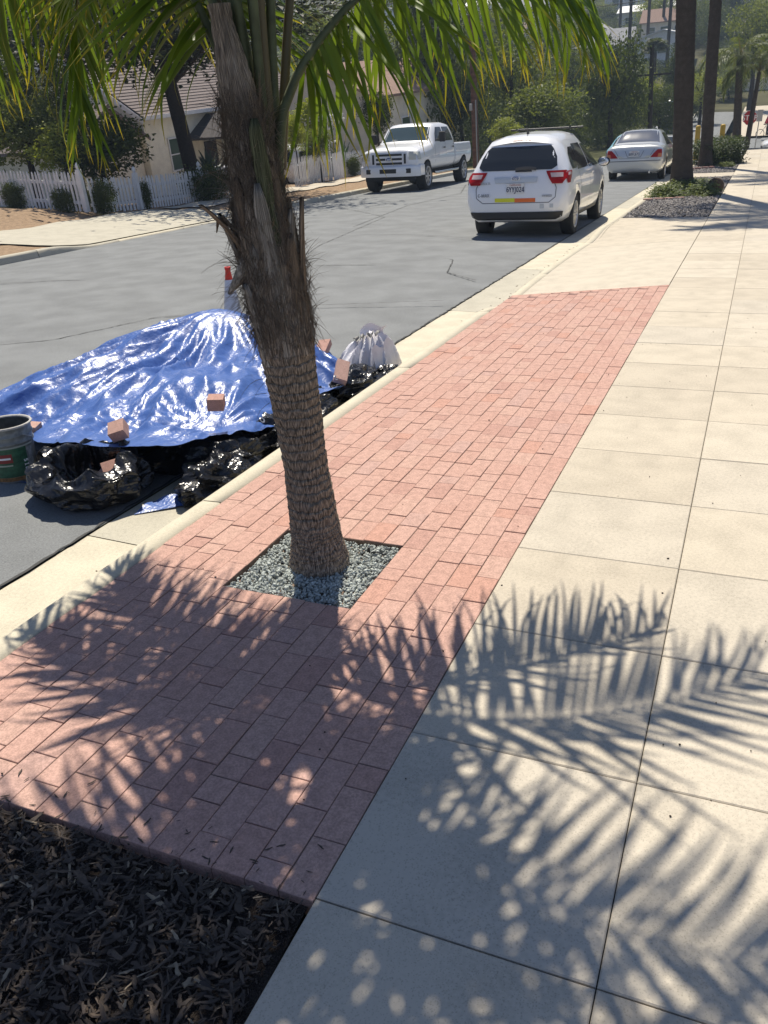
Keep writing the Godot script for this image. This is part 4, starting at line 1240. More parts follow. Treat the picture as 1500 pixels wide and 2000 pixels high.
func build_hatchback():
	var t := thing("hatchback", "white hatchback with red tail lights and a yellow and orange strip on its tailgate", "car", plane_xf * at(pl(-3.93, 17.45, -0.145), 0.0, Vector3(1.02, 1.075, 1.0)))
	var B := Body.new()
	B.S = [[2.20, 0.34, 0.62, 0.74, 0.66, 0.72, 0.72, 0.68, 0.74], [2.17, 0.30, 0.74, 0.84, 0.86, 0.82, 0.92, 0.70, 0.955], [2.12, 0.29, 0.79, 0.875, 0.92, 0.845, 1.02, 0.66, 1.065], [2.02, 0.27, 0.82, 0.90, 0.97, 0.865, 1.16, 0.68, 1.22], [1.86, 0.25, 0.83, 0.91, 1.00, 0.865, 1.31, 0.665, 1.42], [1.70, 0.24, 0.835, 0.915, 1.01, 0.87, 1.40, 0.645, 1.545], [1.45, 0.23, 0.84, 0.915, 1.005, 0.875, 1.44, 0.63, 1.59], [0.7, 0.22, 0.845, 0.915, 0.985, 0.88, 1.47, 0.61, 1.63], [-0.1, 0.22, 0.845, 0.915, 0.97, 0.88, 1.455, 0.60, 1.61], [-0.75, 0.22, 0.845, 0.915, 0.965, 0.88, 1.30, 0.63, 1.43], [-1.25, 0.22, 0.84, 0.915, 0.965, 0.88, 1.06, 0.72, 1.12], [-1.7, 0.24, 0.82, 0.89, 0.88, 0.84, 0.93, 0.68, 0.99], [-2.05, 0.26, 0.72, 0.80, 0.74, 0.74, 0.78, 0.58, 0.83], [-2.2, 0.30, 0.5, 0.6, 0.6, 0.52, 0.62, 0.4, 0.64]]
	arched_body(t, B, M.car_white, [1.34, -1.31], 0.365, 0.83)
	part(t, "rear_window", patch(B, "R", [[1.07, -0.60, 0.60], [1.12, -0.68, 0.68], [1.25, -0.65, 0.65], [1.37, -0.575, 0.575], [1.42, -0.52, 0.52]], 0.006, 16), M.glass)
	var wp_ := part(t, "rear_wiper", grid_mesh(14, 3, func(s: float, q: float): return Vector3(-0.02 + 0.36 * s, 1.06 + 0.045 * q + 0.02 * sin(s * PI), B.end_z(0.1, 1.1, true) + 0.05 - 0.03 * q)), M.black)
	part(t, "wiper_cover", patch(B, "R", [[1.045, -0.02, 0.27], [1.10, 0.0, 0.25]], 0.02, 8), M.black)
	part(t, "high_brake_light", patch(B, "R", [[1.485, -0.16, 0.16], [1.515, -0.155, 0.155]], 0.012, 8), mat(Color(0.09, 0.012, 0.012), 0.2))
	part(t, "spoiler", grid_mesh(16, 8, func(s: float, q: float): return Vector3(lerpf(-0.55, 0.55, s), 1.43 + 0.08 * q + 0.055 * sin(s * PI), 1.80 - 0.42 * q + (0.05 * (1.0 - pow(absf(s * 2.0 - 1.0), 3.0))) * (1.0 - q))), M.car_white)
	for sd in [-1.0, 1.0]:
		var ax := "+X" if sd > 0 else "-X"
		var L := Node3D.new()
		L.name = "tail_light"; t.add_child(L, true)
		part(L, "lens", patch(B, "R", [[0.86, 0.63 * sd, 0.80 * sd], [0.93, 0.58 * sd, 0.85 * sd], [1.01, 0.53 * sd, 0.855 * sd], [1.05, 0.51 * sd, 0.82 * sd]], 0.012, 12), M.tail_red)
		part(L, "reverse_lens", patch(B, "R", [[0.955, 0.61 * sd, 0.80 * sd], [1.02, 0.585 * sd, 0.79 * sd]], 0.016, 10), M.tail_clear)
		part(L, "side_lens", patch(B, ax, [[0.86, 1.98, 2.10], [0.94, 1.86, 2.12], [1.0, 1.78, 2.05], [1.035, 1.74, 1.98]], 0.012, 10), M.tail_red)
		part(L, "side_clear", patch(B, ax, [[0.975, 1.86, 2.04], [1.015, 1.84, 1.98]], 0.016, 6), M.tail_clear)
		part(t, "rear_quarter_window", patch(B, ax, [[1.045, 1.28, 1.62], [1.15, 1.05, 1.66], [1.28, 1.0, 1.55], [1.37, 0.98, 1.30]], 0.006, 8), M.glass)
		part(t, "rear_door_window", patch(B, ax, [[1.02, 0.18, 1.22], [1.28, 0.16, 0.97], [1.41, 0.14, 0.92]], 0.006, 8), M.glass)
		part(t, "front_door_window", patch(B, ax, [[1.01, -1.0, 0.10], [1.27, -0.66, 0.08], [1.39, -0.32, 0.06]], 0.006, 8), M.glass)
		part(t, "door_gap", stripe(B, ax, [Vector2(0.13, 0.30), Vector2(0.13, 1.0)], 0.012, 0.003), M.gap)
		part(t, "door_gap", stripe(B, ax, [Vector2(1.15, 1.0), Vector2(0.98, 0.75), Vector2(0.92, 0.34), Vector2(0.13, 0.30)], 0.012, 0.003), M.gap)
		part(t, "door_gap", stripe(B, ax, [Vector2(-0.92, 0.98), Vector2(-0.95, 0.5), Vector2(-0.9, 0.32), Vector2(0.13, 0.30)], 0.012, 0.003), M.gap)
		for z in [0.85, -0.05]: part(t, "door_handle", patch(B, ax, [[0.90, z - 0.1, z + 0.1], [0.93, z - 0.1, z + 0.1]], 0.03, 4), M.car_white)
		part(t, "sill", patch(B, ax, [[0.235, -0.9, 0.95], [0.33, -0.88, 0.92]], 0.012, 8), M.black)
		var mr := Node3D.new()
		mr.name = "mirror"; t.add_child(mr, true)
		var st := st_new()
		lathe(st, [Vector2(0.0, -1.0), Vector2(0.6, -0.8), Vector2(0.95, -0.3), Vector2(1.0, 0.1), Vector2(0.8, 0.7), Vector2(0.0, 1.0)], 18, Transform3D(Basis.IDENTITY.scaled(Vector3(0.12, 0.085, 0.06)), Vector3(sd * 1.0, 1.05, -0.78)))
		part(mr, "housing", done(st), M.black)
		part(mr, "mirror_glass", oval(0.10, 0.068, 0.004), M.chrome, Transform3D(Basis.IDENTITY, Vector3(sd * 1.0, 1.05, -0.718)))
		for z in [1.34, -1.31]: wheel(t, 0.325, 0.22, Vector3(sd * 0.775, 0.325, z), sd, 12, M.alloy)
		part(t, "roof_rack_rail", tube_mesh([Vector3(sd * 0.50, 1.66, 0.2), Vector3(sd * 0.50, 1.665, -0.55)], [0.014, 0.014], 6), M.black)
	for z in [0.1, -0.5]: part(t, "roof_rack_bar", tube_mesh([Vector3(-0.62, 1.655, z), Vector3(0.62, 1.655, z)], [0.016, 0.016], 6), M.black)
	part(t, "antenna", tube_mesh([Vector3(0, 1.60, 1.35), Vector3(0, 1.64, 1.40), Vector3(0, 1.80, 1.50)], [0.03, 0.008, 0.003], 6), M.black)
	part(t, "rear_bumper_lower", patch(B, "R", [[0.315, -0.70, 0.70], [0.36, -0.80, 0.80], [0.44, -0.82, 0.82]], 0.012, 20), M.black)
	part(t, "tailgate_gap", stripe(B, "R", [Vector2(-0.60, 1.02), Vector2(-0.70, 0.80), Vector2(-0.69, 0.66), Vector2(-0.58, 0.58), Vector2(0.58, 0.58), Vector2(0.69, 0.66), Vector2(0.70, 0.80), Vector2(0.60, 1.02)], 0.012, 0.003), M.gap)
	part(t, "plate_recess", patch(B, "R", [[0.885, -0.36, 0.36], [0.97, -0.38, 0.38]], 0.004, 10), M.car_silver)
	var zr := B.end_z(0.0, 0.93, true)
	emblem(t, Vector3(0, 0.955, zr + 0.012), 0.075, 0.0)
	plate(t, Vector3(0, 0.80, B.end_z(0, 0.8, true) + 0.016), "6YYJ024", -0.06)
	part(t, "yellow_sticker", patch(B, "R", [[0.595, -0.36, -0.01], [0.655, -0.36, -0.01]], 0.005, 6, 2), M.sticker_yellow)
	part(t, "orange_sticker", patch(B, "R", [[0.59, -0.01, 0.35], [0.65, -0.01, 0.35]], 0.006, 6, 2), M.sticker_orange)
	part(t, "model_lettering", text_mesh("C-MAX", 0.05, 0.003), M.letter_grey, Transform3D(Basis(Vector3.UP, -0.08), Vector3(-0.56, 0.70, B.end_z(0.56, 0.70, true) + 0.014)))
	part(t, "badge_lettering", text_mesh("HYBRID", 0.034, 0.003), M.letter_grey, Transform3D(Basis(Vector3.UP, 0.08), Vector3(0.55, 0.68, B.end_z(0.55, 0.68, true) + 0.014)))
	part(t, "fleet_number", text_mesh("280223-TS", 0.034, 0.003), M.letter_grey, Transform3D(Basis(Vector3.UP, -0.08), Vector3(-0.55, 0.885, B.end_z(0.55, 0.885, true) + 0.014)))
	part(t, "bumper_sticker", patch(B, "R", [[0.49, 0.43, 0.50], [0.56, 0.43, 0.50]], 0.005, 2, 2), M.car_silver)
	part(t, "bumper_sticker", patch(B, "R", [[0.50, 0.60, 0.66], [0.56, 0.60, 0.66]], 0.005, 2, 2), M.car_silver)

func sedan_body() -> Body:
	var B := Body.new()
	B.S = [[2.42, 0.34, 0.60, 0.72, 0.66, 0.72, 0.70, 0.66, 0.72], [2.38, 0.28, 0.76, 0.85, 0.84, 0.82, 0.90, 0.76, 0.94], [2.28, 0.26, 0.81, 0.885, 0.90, 0.855, 0.975, 0.78, 1.03], [1.95, 0.23, 0.83, 0.905, 0.93, 0.875, 1.00, 0.77, 1.055], [1.62, 0.22, 0.84, 0.91, 0.94, 0.88, 1.08, 0.70, 1.12], [1.05, 0.21, 0.845, 0.91, 0.945, 0.88, 1.34, 0.61, 1.41], [0.7, 0.21, 0.845, 0.91, 0.945, 0.88, 1.38, 0.60, 1.455], [-0.1, 0.21, 0.845, 0.91, 0.935, 0.88, 1.375, 0.60, 1.455], [-0.5, 0.21, 0.845, 0.91, 0.93, 0.88, 1.30, 0.61, 1.37], [-1.15, 0.21, 0.845, 0.91, 0.92, 0.875, 0.98, 0.72, 1.04], [-1.8, 0.23, 0.82, 0.89, 0.85, 0.84, 0.89, 0.72, 0.93], [-2.25, 0.26, 0.74, 0.82, 0.72, 0.76, 0.75, 0.62, 0.78], [-2.42, 0.30, 0.5, 0.6, 0.58, 0.52, 0.6, 0.42, 0.62]]
	return B
func car_glass(t: Node3D, B: Body, g: Material, rear: Array, sides: Array, front: Array):
	if rear.size(): part(t, "rear_window", patch(B, "T", rear, 0.006, 14, 5), g)
	if front.size(): part(t, "windshield", patch(B, "T", front, 0.006, 14, 5), M.windshield)
	for sd in ["+X", "-X"]:
		for r in sides: part(t, "side_window", patch(B, sd, r, 0.006, 8), M.glass)
func build_sedan():
	var t := thing("sedan", "pale silver sedan with large rear window and red tail lights parked at the kerb", "car", plane_xf * at(pl(-3.88, 32.7, -0.145), 0.0, Vector3(1.02, 1.06, 1.0)))
	var B := sedan_body()
	arched_body(t, B, M.car_silver, [1.36, -1.36], 0.355, 0.83)
	car_glass(t, B, M.glass_dusty, [[1.66, -0.68, 0.68], [1.35, -0.63, 0.63], [1.02, -0.56, 0.56]], [[[0.99, 0.12, 1.22], [1.33, 0.1, 0.86]], [[0.985, -0.95, 0.04], [1.31, -0.42, 0.04]]], [[-0.42, -0.55, 0.55], [-1.08, -0.66, 0.66]])
	for sd in [-1.0, 1.0]:
		var L := Node3D.new()
		L.name = "tail_light"; t.add_child(L, true)
		part(L, "lens", patch(B, "R", [[0.68, 0.50 * sd, 0.845 * sd], [0.80, 0.60 * sd, 0.845 * sd], [0.90, 0.71 * sd, 0.83 * sd]], 0.012, 10), M.tail_red)
		part(L, "indicator", patch(B, "R", [[0.69, 0.72 * sd, 0.84 * sd], [0.79, 0.74 * sd, 0.84 * sd]], 0.016, 5), M.tail_orange)
		part(t, "reverse_lamp", patch(B, "R", [[0.685, 0.32 * sd, 0.49 * sd], [0.745, 0.42 * sd, 0.545 * sd]], 0.010, 5), M.lamp_clear)
		for z in [1.36, -1.36]: wheel(t, 0.315, 0.21, Vector3(sd * 0.775, 0.315, z), sd, 10, M.alloy)
	part(t, "boot_gap", stripe(B, "R", [Vector2(-0.62, 0.92), Vector2(-0.44, 0.665), Vector2(0.44, 0.665), Vector2(0.62, 0.92)], 0.012, 0.003), M.gap)
	part(t, "bumper_trim", patch(B, "R", [[0.575, -0.82, 0.82], [0.60, -0.82, 0.82]], 0.008, 14, 2), M.gap)
	part(t, "plate_surround", stripe(B, "R", [Vector2(-0.29, 0.88), Vector2(-0.2, 0.70), Vector2(0.2, 0.70), Vector2(0.29, 0.88)], 0.014, 0.005), M.gap)
	plate(t, Vector3(0, 0.795, B.end_z(0, 0.79, true) + 0.018), "6RFL673", -0.1)
	part(t, "exhaust", tube_mesh([Vector3(0.5, 0.26, 2.2), Vector3(0.5, 0.26, 2.42)], [0.03, 0.03], 8), M.chrome)
func plain_car(label: String, paint: Material, xf: Transform3D, rear_red: bool, group := "cars parked down the hill"):
	var t := thing("parked_car", label, "car", xf, group)
	var B := sedan_body()
	arched_body(t, B, paint, [1.36, -1.36], 0.355, 0.83)
	car_glass(t, B, M.glass, [[1.66, -0.68, 0.68], [1.02, -0.56, 0.56]], [[[0.99, 0.12, 1.22], [1.33, 0.1, 0.86]], [[0.985, -0.95, 0.04], [1.31, -0.42, 0.04]]], [[-0.42, -0.55, 0.55], [-1.08, -0.66, 0.66]])
	for sd in [-1.0, 1.0]:
		part(t, "tail_light", patch(B, "R", [[0.70, 0.55 * sd, 0.84 * sd], [0.84, 0.62 * sd, 0.84 * sd]], 0.012, 6), M.tail_red)
		part(t, "headlight", patch(B, "F", [[0.56, 0.40 * sd, 0.60 * sd], [0.66, 0.45 * sd, 0.68 * sd]], 0.012, 6), M.lamp_clear)
		for z in [1.36, -1.36]: wheel(t, 0.315, 0.21, Vector3(sd * 0.775, 0.315, z), sd, 6, M.alloy)
	part(t, "grille", patch(B, "F", [[0.40, -0.35, 0.35], [0.52, -0.38, 0.38]], 0.012, 8), M.black)
	return t
func plain_suv(label: String, paint: Material, xf: Transform3D, group := ""):
	var t := thing("parked_suv", label, "car", xf, group)
	var B := Body.new()
	B.S = [[2.3, 0.4, 0.7, 0.8, 0.8, 0.78, 0.86, 0.7, 0.9], [2.24, 0.34, 0.83, 0.92, 1.05, 0.88, 1.5, 0.70, 1.6], [2.0, 0.32, 0.87, 0.94, 1.1, 0.91, 1.64, 0.70, 1.74], [0.5, 0.3, 0.87, 0.945, 1.09, 0.92, 1.68, 0.69, 1.78], [-0.2, 0.3, 0.87, 0.945, 1.08, 0.92, 1.66, 0.68, 1.76], [-0.55, 0.3, 0.87, 0.945, 1.08, 0.92, 1.52, 0.68, 1.60], [-1.05, 0.3, 0.87, 0.94, 1.07, 0.91, 1.14, 0.74, 1.19], [-1.9, 0.34, 0.85, 0.92, 1.0, 0.88, 1.04, 0.72, 1.09], [-2.25, 0.4, 0.78, 0.86, 0.8, 0.8, 0.9, 0.66, 0.94], [-2.3, 0.45, 0.6, 0.7, 0.7, 0.62, 0.72, 0.5, 0.74]]
	arched_body(t, B, paint, [1.35, -1.35], 0.42, 0.87)
	car_glass(t, B, M.glass, [], [[[1.14, 1.12, 2.0], [1.6, 1.1, 1.9]], [[1.14, 0.12, 1.04], [1.62, 0.1, 1.02]], [[1.13, -0.85, 0.04], [1.58, -0.4, 0.04]]], [[-0.5, -0.6, 0.6], [-1.0, -0.7, 0.7]])
	part(t, "rear_window", patch(B, "R", [[1.12, -0.72, 0.72], [1.5, -0.62, 0.62]], 0.006, 10), M.glass)
	for sd in [-1.0, 1.0]:
		part(t, "tail_light", patch(B, "R", [[0.85, 0.72 * sd, 0.87 * sd], [1.1, 0.74 * sd, 0.87 * sd]], 0.012, 4), M.tail_red)
		part(t, "headlight", patch(B, "F", [[0.72, 0.5 * sd, 0.76 * sd], [0.86, 0.5 * sd, 0.76 * sd]], 0.012, 4), M.lamp_clear)
		for z in [1.35, -1.35]: wheel(t, 0.37, 0.24, Vector3(sd * 0.82, 0.37, z), sd, 6, M.alloy)
	return t
func build_pickup():
	var t := thing("pickup_truck", "white crew cab pickup with barred grille parked facing uphill at the far kerb", "pickup truck", plane_xf * at(pl(-11.45, 30.6, -0.125), PI, Vector3(1.06, 1.1, 1.0)))
	var B := Body.new()
	B.ym = 0.9
	# front part: bonnet and cab; the bed is a second shell
	B.S = [[0.98, 0.62, 0.92, 0.98, 1.22, 0.96, 1.24, 0.93, 1.25], [0.94, 0.60, 0.94, 1.0, 1.32, 0.96, 1.72, 0.80, 1.80], [0.78, 0.58, 0.95, 1.005, 1.33, 0.965, 1.82, 0.78, 1.90], [0.3, 0.58, 0.95, 1.005, 1.33, 0.965, 1.86, 0.77, 1.94], [-0.55, 0.58, 0.95, 1.005, 1.32, 0.965, 1.84, 0.77, 1.92], [-0.8, 0.58, 0.95, 1.005, 1.32, 0.965, 1.76, 0.78, 1.83], [-1.35, 0.58, 0.95, 1.0, 1.30, 0.95, 1.36, 0.84, 1.41], [-1.9, 0.58, 0.95, 1.0, 1.24, 0.94, 1.29, 0.80, 1.35], [-2.55, 0.60, 0.93, 0.985, 1.18, 0.92, 1.22, 0.78, 1.27], [-2.78, 0.62, 0.90, 0.96, 1.05, 0.90, 1.14, 0.76, 1.18], [-2.80, 0.65, 0.86, 0.93, 1.0, 0.88, 1.06, 0.74, 1.08]]
	arched_body(t, B, M.car_white, [-1.98], 0.47, 0.93)
	var D := Body.new()
	D.ym = 0.9
	D.S = [[2.95, 0.62, 0.90, 0.97, 1.20, 0.95, 1.24, 0.93, 1.25], [2.90, 0.60, 0.94, 1.005, 1.24, 0.97, 1.28, 0.95, 1.285], [1.98, 0.60, 0.95, 1.01, 1.24, 0.97, 1.28, 0.95, 1.285], [1.02, 0.60, 0.94, 1.005, 1.24, 0.97, 1.28, 0.95, 1.285]]
	arched_body(t, D, M.car_white, [1.98], 0.47, 0.93)
	part(t, "windshield", patch(B, "T", [[-0.82, -0.70, 0.70], [-1.1, -0.75, 0.75], [-1.32, -0.78, 0.78]], 0.006, 14, 5), M.windshield)
	part(t, "dash_paper", box_mesh(Vector3(0.3, 0.004, 0.18)), M.white_paint, Transform3D(Basis(Vector3.RIGHT, -0.5), Vector3(0.30, 1.50, -1.20)))
	for sd in [-1.0, 1.0]:
		var ax := "+X" if sd > 0 else "-X"
		part(t, "front_door_window", patch(B, ax, [[1.37, -1.05, -0.12], [1.6, -0.85, -0.12], [1.78, -0.62, -0.12]], 0.006, 8), M.glass)
		part(t, "rear_door_window", patch(B, ax, [[1.37, -0.02, 0.80], [1.78, -0.02, 0.66]], 0.006, 8), M.glass)
		part(t, "door_gap", stripe(B, ax, [Vector2(-0.07, 1.34), Vector2(-0.07, 0.64)], 0.014, 0.003), M.gap)
		part(t, "door_gap", stripe(B, ax, [Vector2(-1.15, 1.28), Vector2(-1.18, 0.64)], 0.014, 0.003), M.gap)
		part(t, "door_gap", stripe(B, ax, [Vector2(0.86, 1.34), Vector2(0.84, 0.64)], 0.014, 0.003), M.gap)
		for z in [0.68, -0.28]: part(t, "door_handle", patch(B, ax, [[1.16, z - 0.1, z + 0.1], [1.2, z - 0.1, z + 0.1]], 0.03, 4), M.black)
		part(t, "headlight", patch(B, "F", [[0.92, 0.66 * sd, 0.90 * sd], [1.14, 0.66 * sd, 0.88 * sd]], 0.012, 8), M.lamp_clear)
		part(t, "side_headlight", patch(B, ax, [[0.92, -2.78, -2.58], [1.13, -2.76, -2.56]], 0.012, 6), M.lamp_clear)
		var mr := Node3D.new()
		mr.name = "mirror"; t.add_child(mr, true)
		part(mr, "arm", box_mesh(Vector3(0.22, 0.04, 0.05), 0.01), M.black, Transform3D(Basis.IDENTITY, Vector3(sd * 1.06, 1.42, -1.0)))
		part(mr, "housing", box_mesh(Vector3(0.19, 0.30, 0.10), 0.025), M.black, Transform3D(Basis.IDENTITY, Vector3(sd * 1.19, 1.50, -1.02)))
		part(t, "running_board", tube_mesh([Vector3(sd * 1.0, 0.50, -1.35), Vector3(sd * 1.02, 0.48, -1.2), Vector3(sd * 1.02, 0.48, 1.1), Vector3(sd * 1.0, 0.50, 1.3)], [0.035, 0.04, 0.04, 0.035], 8), M.chrome)
		for z in [1.98, -1.98]: wheel(t, 0.42, 0.30, Vector3(sd * 0.86, 0.42, z), sd, 8, M.alloy)
		part(t, "lower_side", box_mesh(Vector3(0.05, 0.10, 2.4), 0.0), M.under, Transform3D(Basis.IDENTITY, Vector3(sd * 0.8, 0.55, 0.0)))
	part(t, "chassis", box_mesh(Vector3(1.3, 0.22, 5.2)), M.under, Transform3D(Basis.IDENTITY, Vector3(0, 0.55, 0.1)))
	# grille with three dark bars, outer slots, bumper
	part(t, "grille_frame", patch(B, "F", [[0.76, -0.62, 0.62], [0.95, -0.64, 0.64], [1.15, -0.62, 0.62]], 0.03, 10), M.car_white)
	for r in [[0.80, 0.86], [0.92, 0.98], [1.04, 1.10]]: part(t, "grille_bar", patch(B, "F", [[r[0], -0.44, 0.44], [r[1], -0.44, 0.44]], 0.042, 8, 2), M.black)
	for sd in [-1.0, 1.0]: part(t, "grille_slot", patch(B, "F", [[0.82, 0.50 * sd, 0.57 * sd], [1.09, 0.50 * sd, 0.57 * sd]], 0.042, 2, 2), M.black)
	emblem(t, Vector3(0, 0.95, B.end_z(0, 0.95, false) - 0.05), 0.115, PI)
	var st := st_new()
	poly_prism(st, [Vector3(-1.0, 0.50, -2.92), Vector3(-1.0, 0.76, -2.92), Vector3(1.0, 0.76, -2.92), Vector3(1.0, 0.50, -2.92)], Vector3(0, 0, 0.28))
	var bump := part(t, "front_bumper", grid_mesh(24, 10, func(s: float, q: float):
		var x: float = lerpf(-1.02, 1.02, s)
		return Vector3(x, 0.46 + 0.32 * q, -2.95 + 0.22 * pow(absf(x), 4.0) - 0.03 * sin(q * PI) + 0.12 * smoothstep(0.9, 1.0, q))), M.car_white)
	part(bump, "bumper_side", box_mesh(Vector3(0.05, 0.30, 0.38), 0.01), M.car_white, Transform3D(Basis.IDENTITY, Vector3(-1.0, 0.62, -2.55)))
	part(bump, "bumper_side", box_mesh(Vector3(0.05, 0.30, 0.38), 0.01), M.car_white, Transform3D(Basis.IDENTITY, Vector3(1.0, 0.62, -2.55)))
	for q in [[-0.62, 0.26], [0.0, 0.56], [0.62, 0.26]]: part(bump, "bumper_opening", box_mesh(Vector3(q[1], 0.13, 0.04), 0.01), M.black, Transform3D(Basis.IDENTITY, Vector3(q[0], 0.62, -2.96 + 0.05 * absf(q[0]))))
	part(t, "air_dam", box_mesh(Vector3(1.7, 0.16, 0.06)), M.under, Transform3D(Basis.IDENTITY, Vector3(0, 0.42, -2.75)))
func build_vehicles():
	build_hatchback()
	build_sedan()
	build_pickup()
	plain_suv("white estate car standing in the driveway behind the picket fence", M.car_white, at(Vector3(-19.6, -2.55, -33.2), PI * 0.5))
	plain_car("turquoise car roof showing between the hatchback and the silver sedan", M.car_blue, at(wp(-6.1, 46.5, -0.10), 0.0), false)
	plain_car("silver car behind the yellow bollard at the street corner", M.car_silver, at(wp(-5.9, 62.0, -0.1), 0.0), true)
	plain_car("white car ahead of the silver car beyond the bollards", M.car_white, at(wp(-7.9, 70.0, -0.1), PI), true)
	plain_suv("dark blue off-roader parked beyond the bollards at the bottom of the street", M.car_dark, at(wp(-7.3, 78.0, -0.1), 0.0), "cars parked down the hill")
	plain_car("white car waiting at the corner beside the stop sign", M.car_white, at(wp(2.2, 63.0, -0.1), PI * 0.55), false, "cars at the corner")
	plain_car("white car on the cross street in front of the concrete retaining wall", M.car_white, at(wp(3.5, 108.0, -0.03), PI * 0.5), false, "cars at the corner")
	plain_suv("grey car parked under the tree far down the street", M.car_silver, at(wp(-9.0, 98.0, -0.05), 0.0), "cars parked down the hill")

# ---------- fences, houses, street furniture
func gable_house(label: String, x0: float, x1: float, z0: float, z1: float, yb: float, ye: float, yr: float, wall: Material, roof: Material, along_z: bool, called := "house", group := "", wins := []):
	# walls with gables, two thick roof slopes; x0 < x1, z0 > z1 (z0 nearer)
	var c := Vector3((x0 + x1) / 2, yb, (z0 + z1) / 2)
	var t := thing(called, label, "house", at(c), group)
	x0 -= c.x; x1 -= c.x; z0 -= c.z; z1 -= c.z; ye -= yb; yr -= yb
	var w := 0.2
	var o := 0.35
	if along_z:
		for z in [z0, z1 + w]:
			part(t, "gable_wall", prism([Vector3(x0, 0, z), Vector3(x0, ye, z), Vector3((x0 + x1) / 2, yr - 0.02, z), Vector3(x1, ye, z), Vector3(x1, 0, z)], Vector3(0, 0, -w)), wall)
		for x in [x0, x1 - w]: part(t, "wall", box_mesh(Vector3(w, ye - 0.05, z0 - z1 - 2 * w), 0.0, Vector3(x + w / 2, (ye - 0.05) / 2, (z0 + z1) / 2)), wall)
		var xm := (x0 + x1) / 2
		var sl := (yr - ye) / (xm - x0)
		for sd in [-1.0, 1.0]:
			var xe: float = (x1 + o) if sd > 0 else (x0 - o)
			var ylow := ye - o * sl
			part(t, "roof_slope", prism([Vector3(xe, ylow, z0 + o), Vector3(xe, ylow, z1 - o), Vector3(xm - 0.002 * sd, yr, z1 - o), Vector3(xm - 0.002 * sd, yr, z0 + o)], Vector3(0, 0.12, 0)), roof)
	else:
		for x in [x0, x1 - w]:
			part(t, "gable_wall", prism([Vector3(x, 0, z0), Vector3(x, ye, z0), Vector3(x, yr - 0.02, (z0 + z1) / 2), Vector3(x, ye, z1), Vector3(x, 0, z1)], Vector3(w, 0, 0)), wall)
		for z in [z0, z1 + w]: part(t, "wall", box_mesh(Vector3(x1 - x0 - 2 * w, ye - 0.05, w), 0.0, Vector3((x0 + x1) / 2, (ye - 0.05) / 2, z - w / 2)), wall)
		var zm := (z0 + z1) / 2
		var sl := (yr - ye) / (z0 - zm)
		for sd in [-1.0, 1.0]:
			var zr: float = (z0 + o) if sd > 0 else (z1 - o)
			part(t, "roof_slope", prism([Vector3(x0 - o, ye - o * sl, zr), Vector3(x1 + o, ye - o * sl, zr), Vector3(x1 + o, yr, zm - 0.002 * sd), Vector3(x0 - o, yr, zm - 0.002 * sd)], Vector3(0, 0.12, 0)), roof)
	for q in wins: window(t, q[0] - c, q[1], q[2], q[3])
	return t
func window(parent: Node3D, p: Vector3, w: float, h: float, yaw: float):
	var n := Node3D.new()
	n.name = "window"
	parent.add_child(n, true)
	n.transform = at(p, yaw)
	for q in [[0, h / 2 + 0.03, w + 0.12, 0.06], [0, -h / 2 - 0.03, w + 0.12, 0.06], [-w / 2 - 0.03, 0, 0.06, h], [w / 2 + 0.03, 0, 0.06, h], [0, 0, w, 0.045]]:
		part(n, "frame", box_mesh(Vector3(q[2], q[3], 0.08)), M.white_paint, Transform3D(Basis.IDENTITY, Vector3(q[0], q[1], 0.03)))
	part(n, "pane", box_mesh(Vector3(w, h, 0.01)), M.window_glass, Transform3D(Basis.IDENTITY, Vector3(0, 0, 0.014)))
func picket_mesh(h: float, w: float) -> ArrayMesh:
	return prism([Vector3(-w / 2, 0, 0), Vector3(-w / 2, h - 0.10, 0), Vector3(-w * 0.28, h - 0.07, 0), Vector3(-w * 0.34, h - 0.05, 0), Vector3(0, h, 0), Vector3(w * 0.34, h - 0.05, 0), Vector3(w * 0.28, h - 0.07, 0), Vector3(w / 2, h - 0.10, 0), Vector3(w / 2, 0, 0)], Vector3(0, 0, -0.022))
func picket_fence(label: String, pts: Array, h: float, gap: float, sd: int, posts: Array):
	var t := thing("picket_fence", label, "fence", at(pts[0]), "white picket fences")
	var r := RandomNumberGenerator.new()
	r.seed = sd
	var pm := picket_mesh(h, 0.072)
	for i in pts.size() - 1:
		var a: Vector3 = pts[i] - pts[0]
		var b: Vector3 = pts[i + 1] - pts[0]
		var d := b - a
		var yaw := atan2(-d.z, d.x)
		var L := Vector2(d.x, d.z).length()
		var n := int(L / gap)
		for k in n:
			var p := a.lerp(b, (k + 0.5) / n)
			part(t, "picket", pm, M.white_paint, Transform3D(Basis(Vector3.UP, yaw) * Basis(Vector3.BACK, r.randf_range(-0.035, 0.035)), p + Vector3(0, r.randf_range(-0.02, 0.02), 0)))
		for y in [0.22, h * 0.72]:
			var rp := [a + Vector3(0, y, 0), b + Vector3(0, y, 0)]
			var st := st_new()
			var mid: Vector3 = (rp[0] + rp[1]) / 2
			var bb := Basis.looking_at(d.normalized(), Vector3.UP)
			box(st, mid + bb.x * (0.0) + Basis(Vector3.UP, yaw) * Vector3(0, 0, -0.045), Vector3(0.04, 0.085, d.length()), bb)
			part(t, "rail", done(st), M.white_paint)
	for q in posts:
		var p: Vector3 = q - pts[0]
		var post := part(t, "post", box_mesh(Vector3(0.12, h + 0.10, 0.12), 0.008, Vector3(0, (h + 0.1) / 2, 0)), M.white_paint, at(p))
		var st := st_new()
		lathe(st, [Vector2(0.03, 0.0), Vector2(0.045, 0.03), Vector2(0.06, 0.07), Vector2(0.05, 0.12), Vector2(0.02, 0.16), Vector2(0.0, 0.18)], 10, at(Vector3(0, h + 0.1, 0)))
		part(post, "finial", done(st), M.white_paint)
	return t
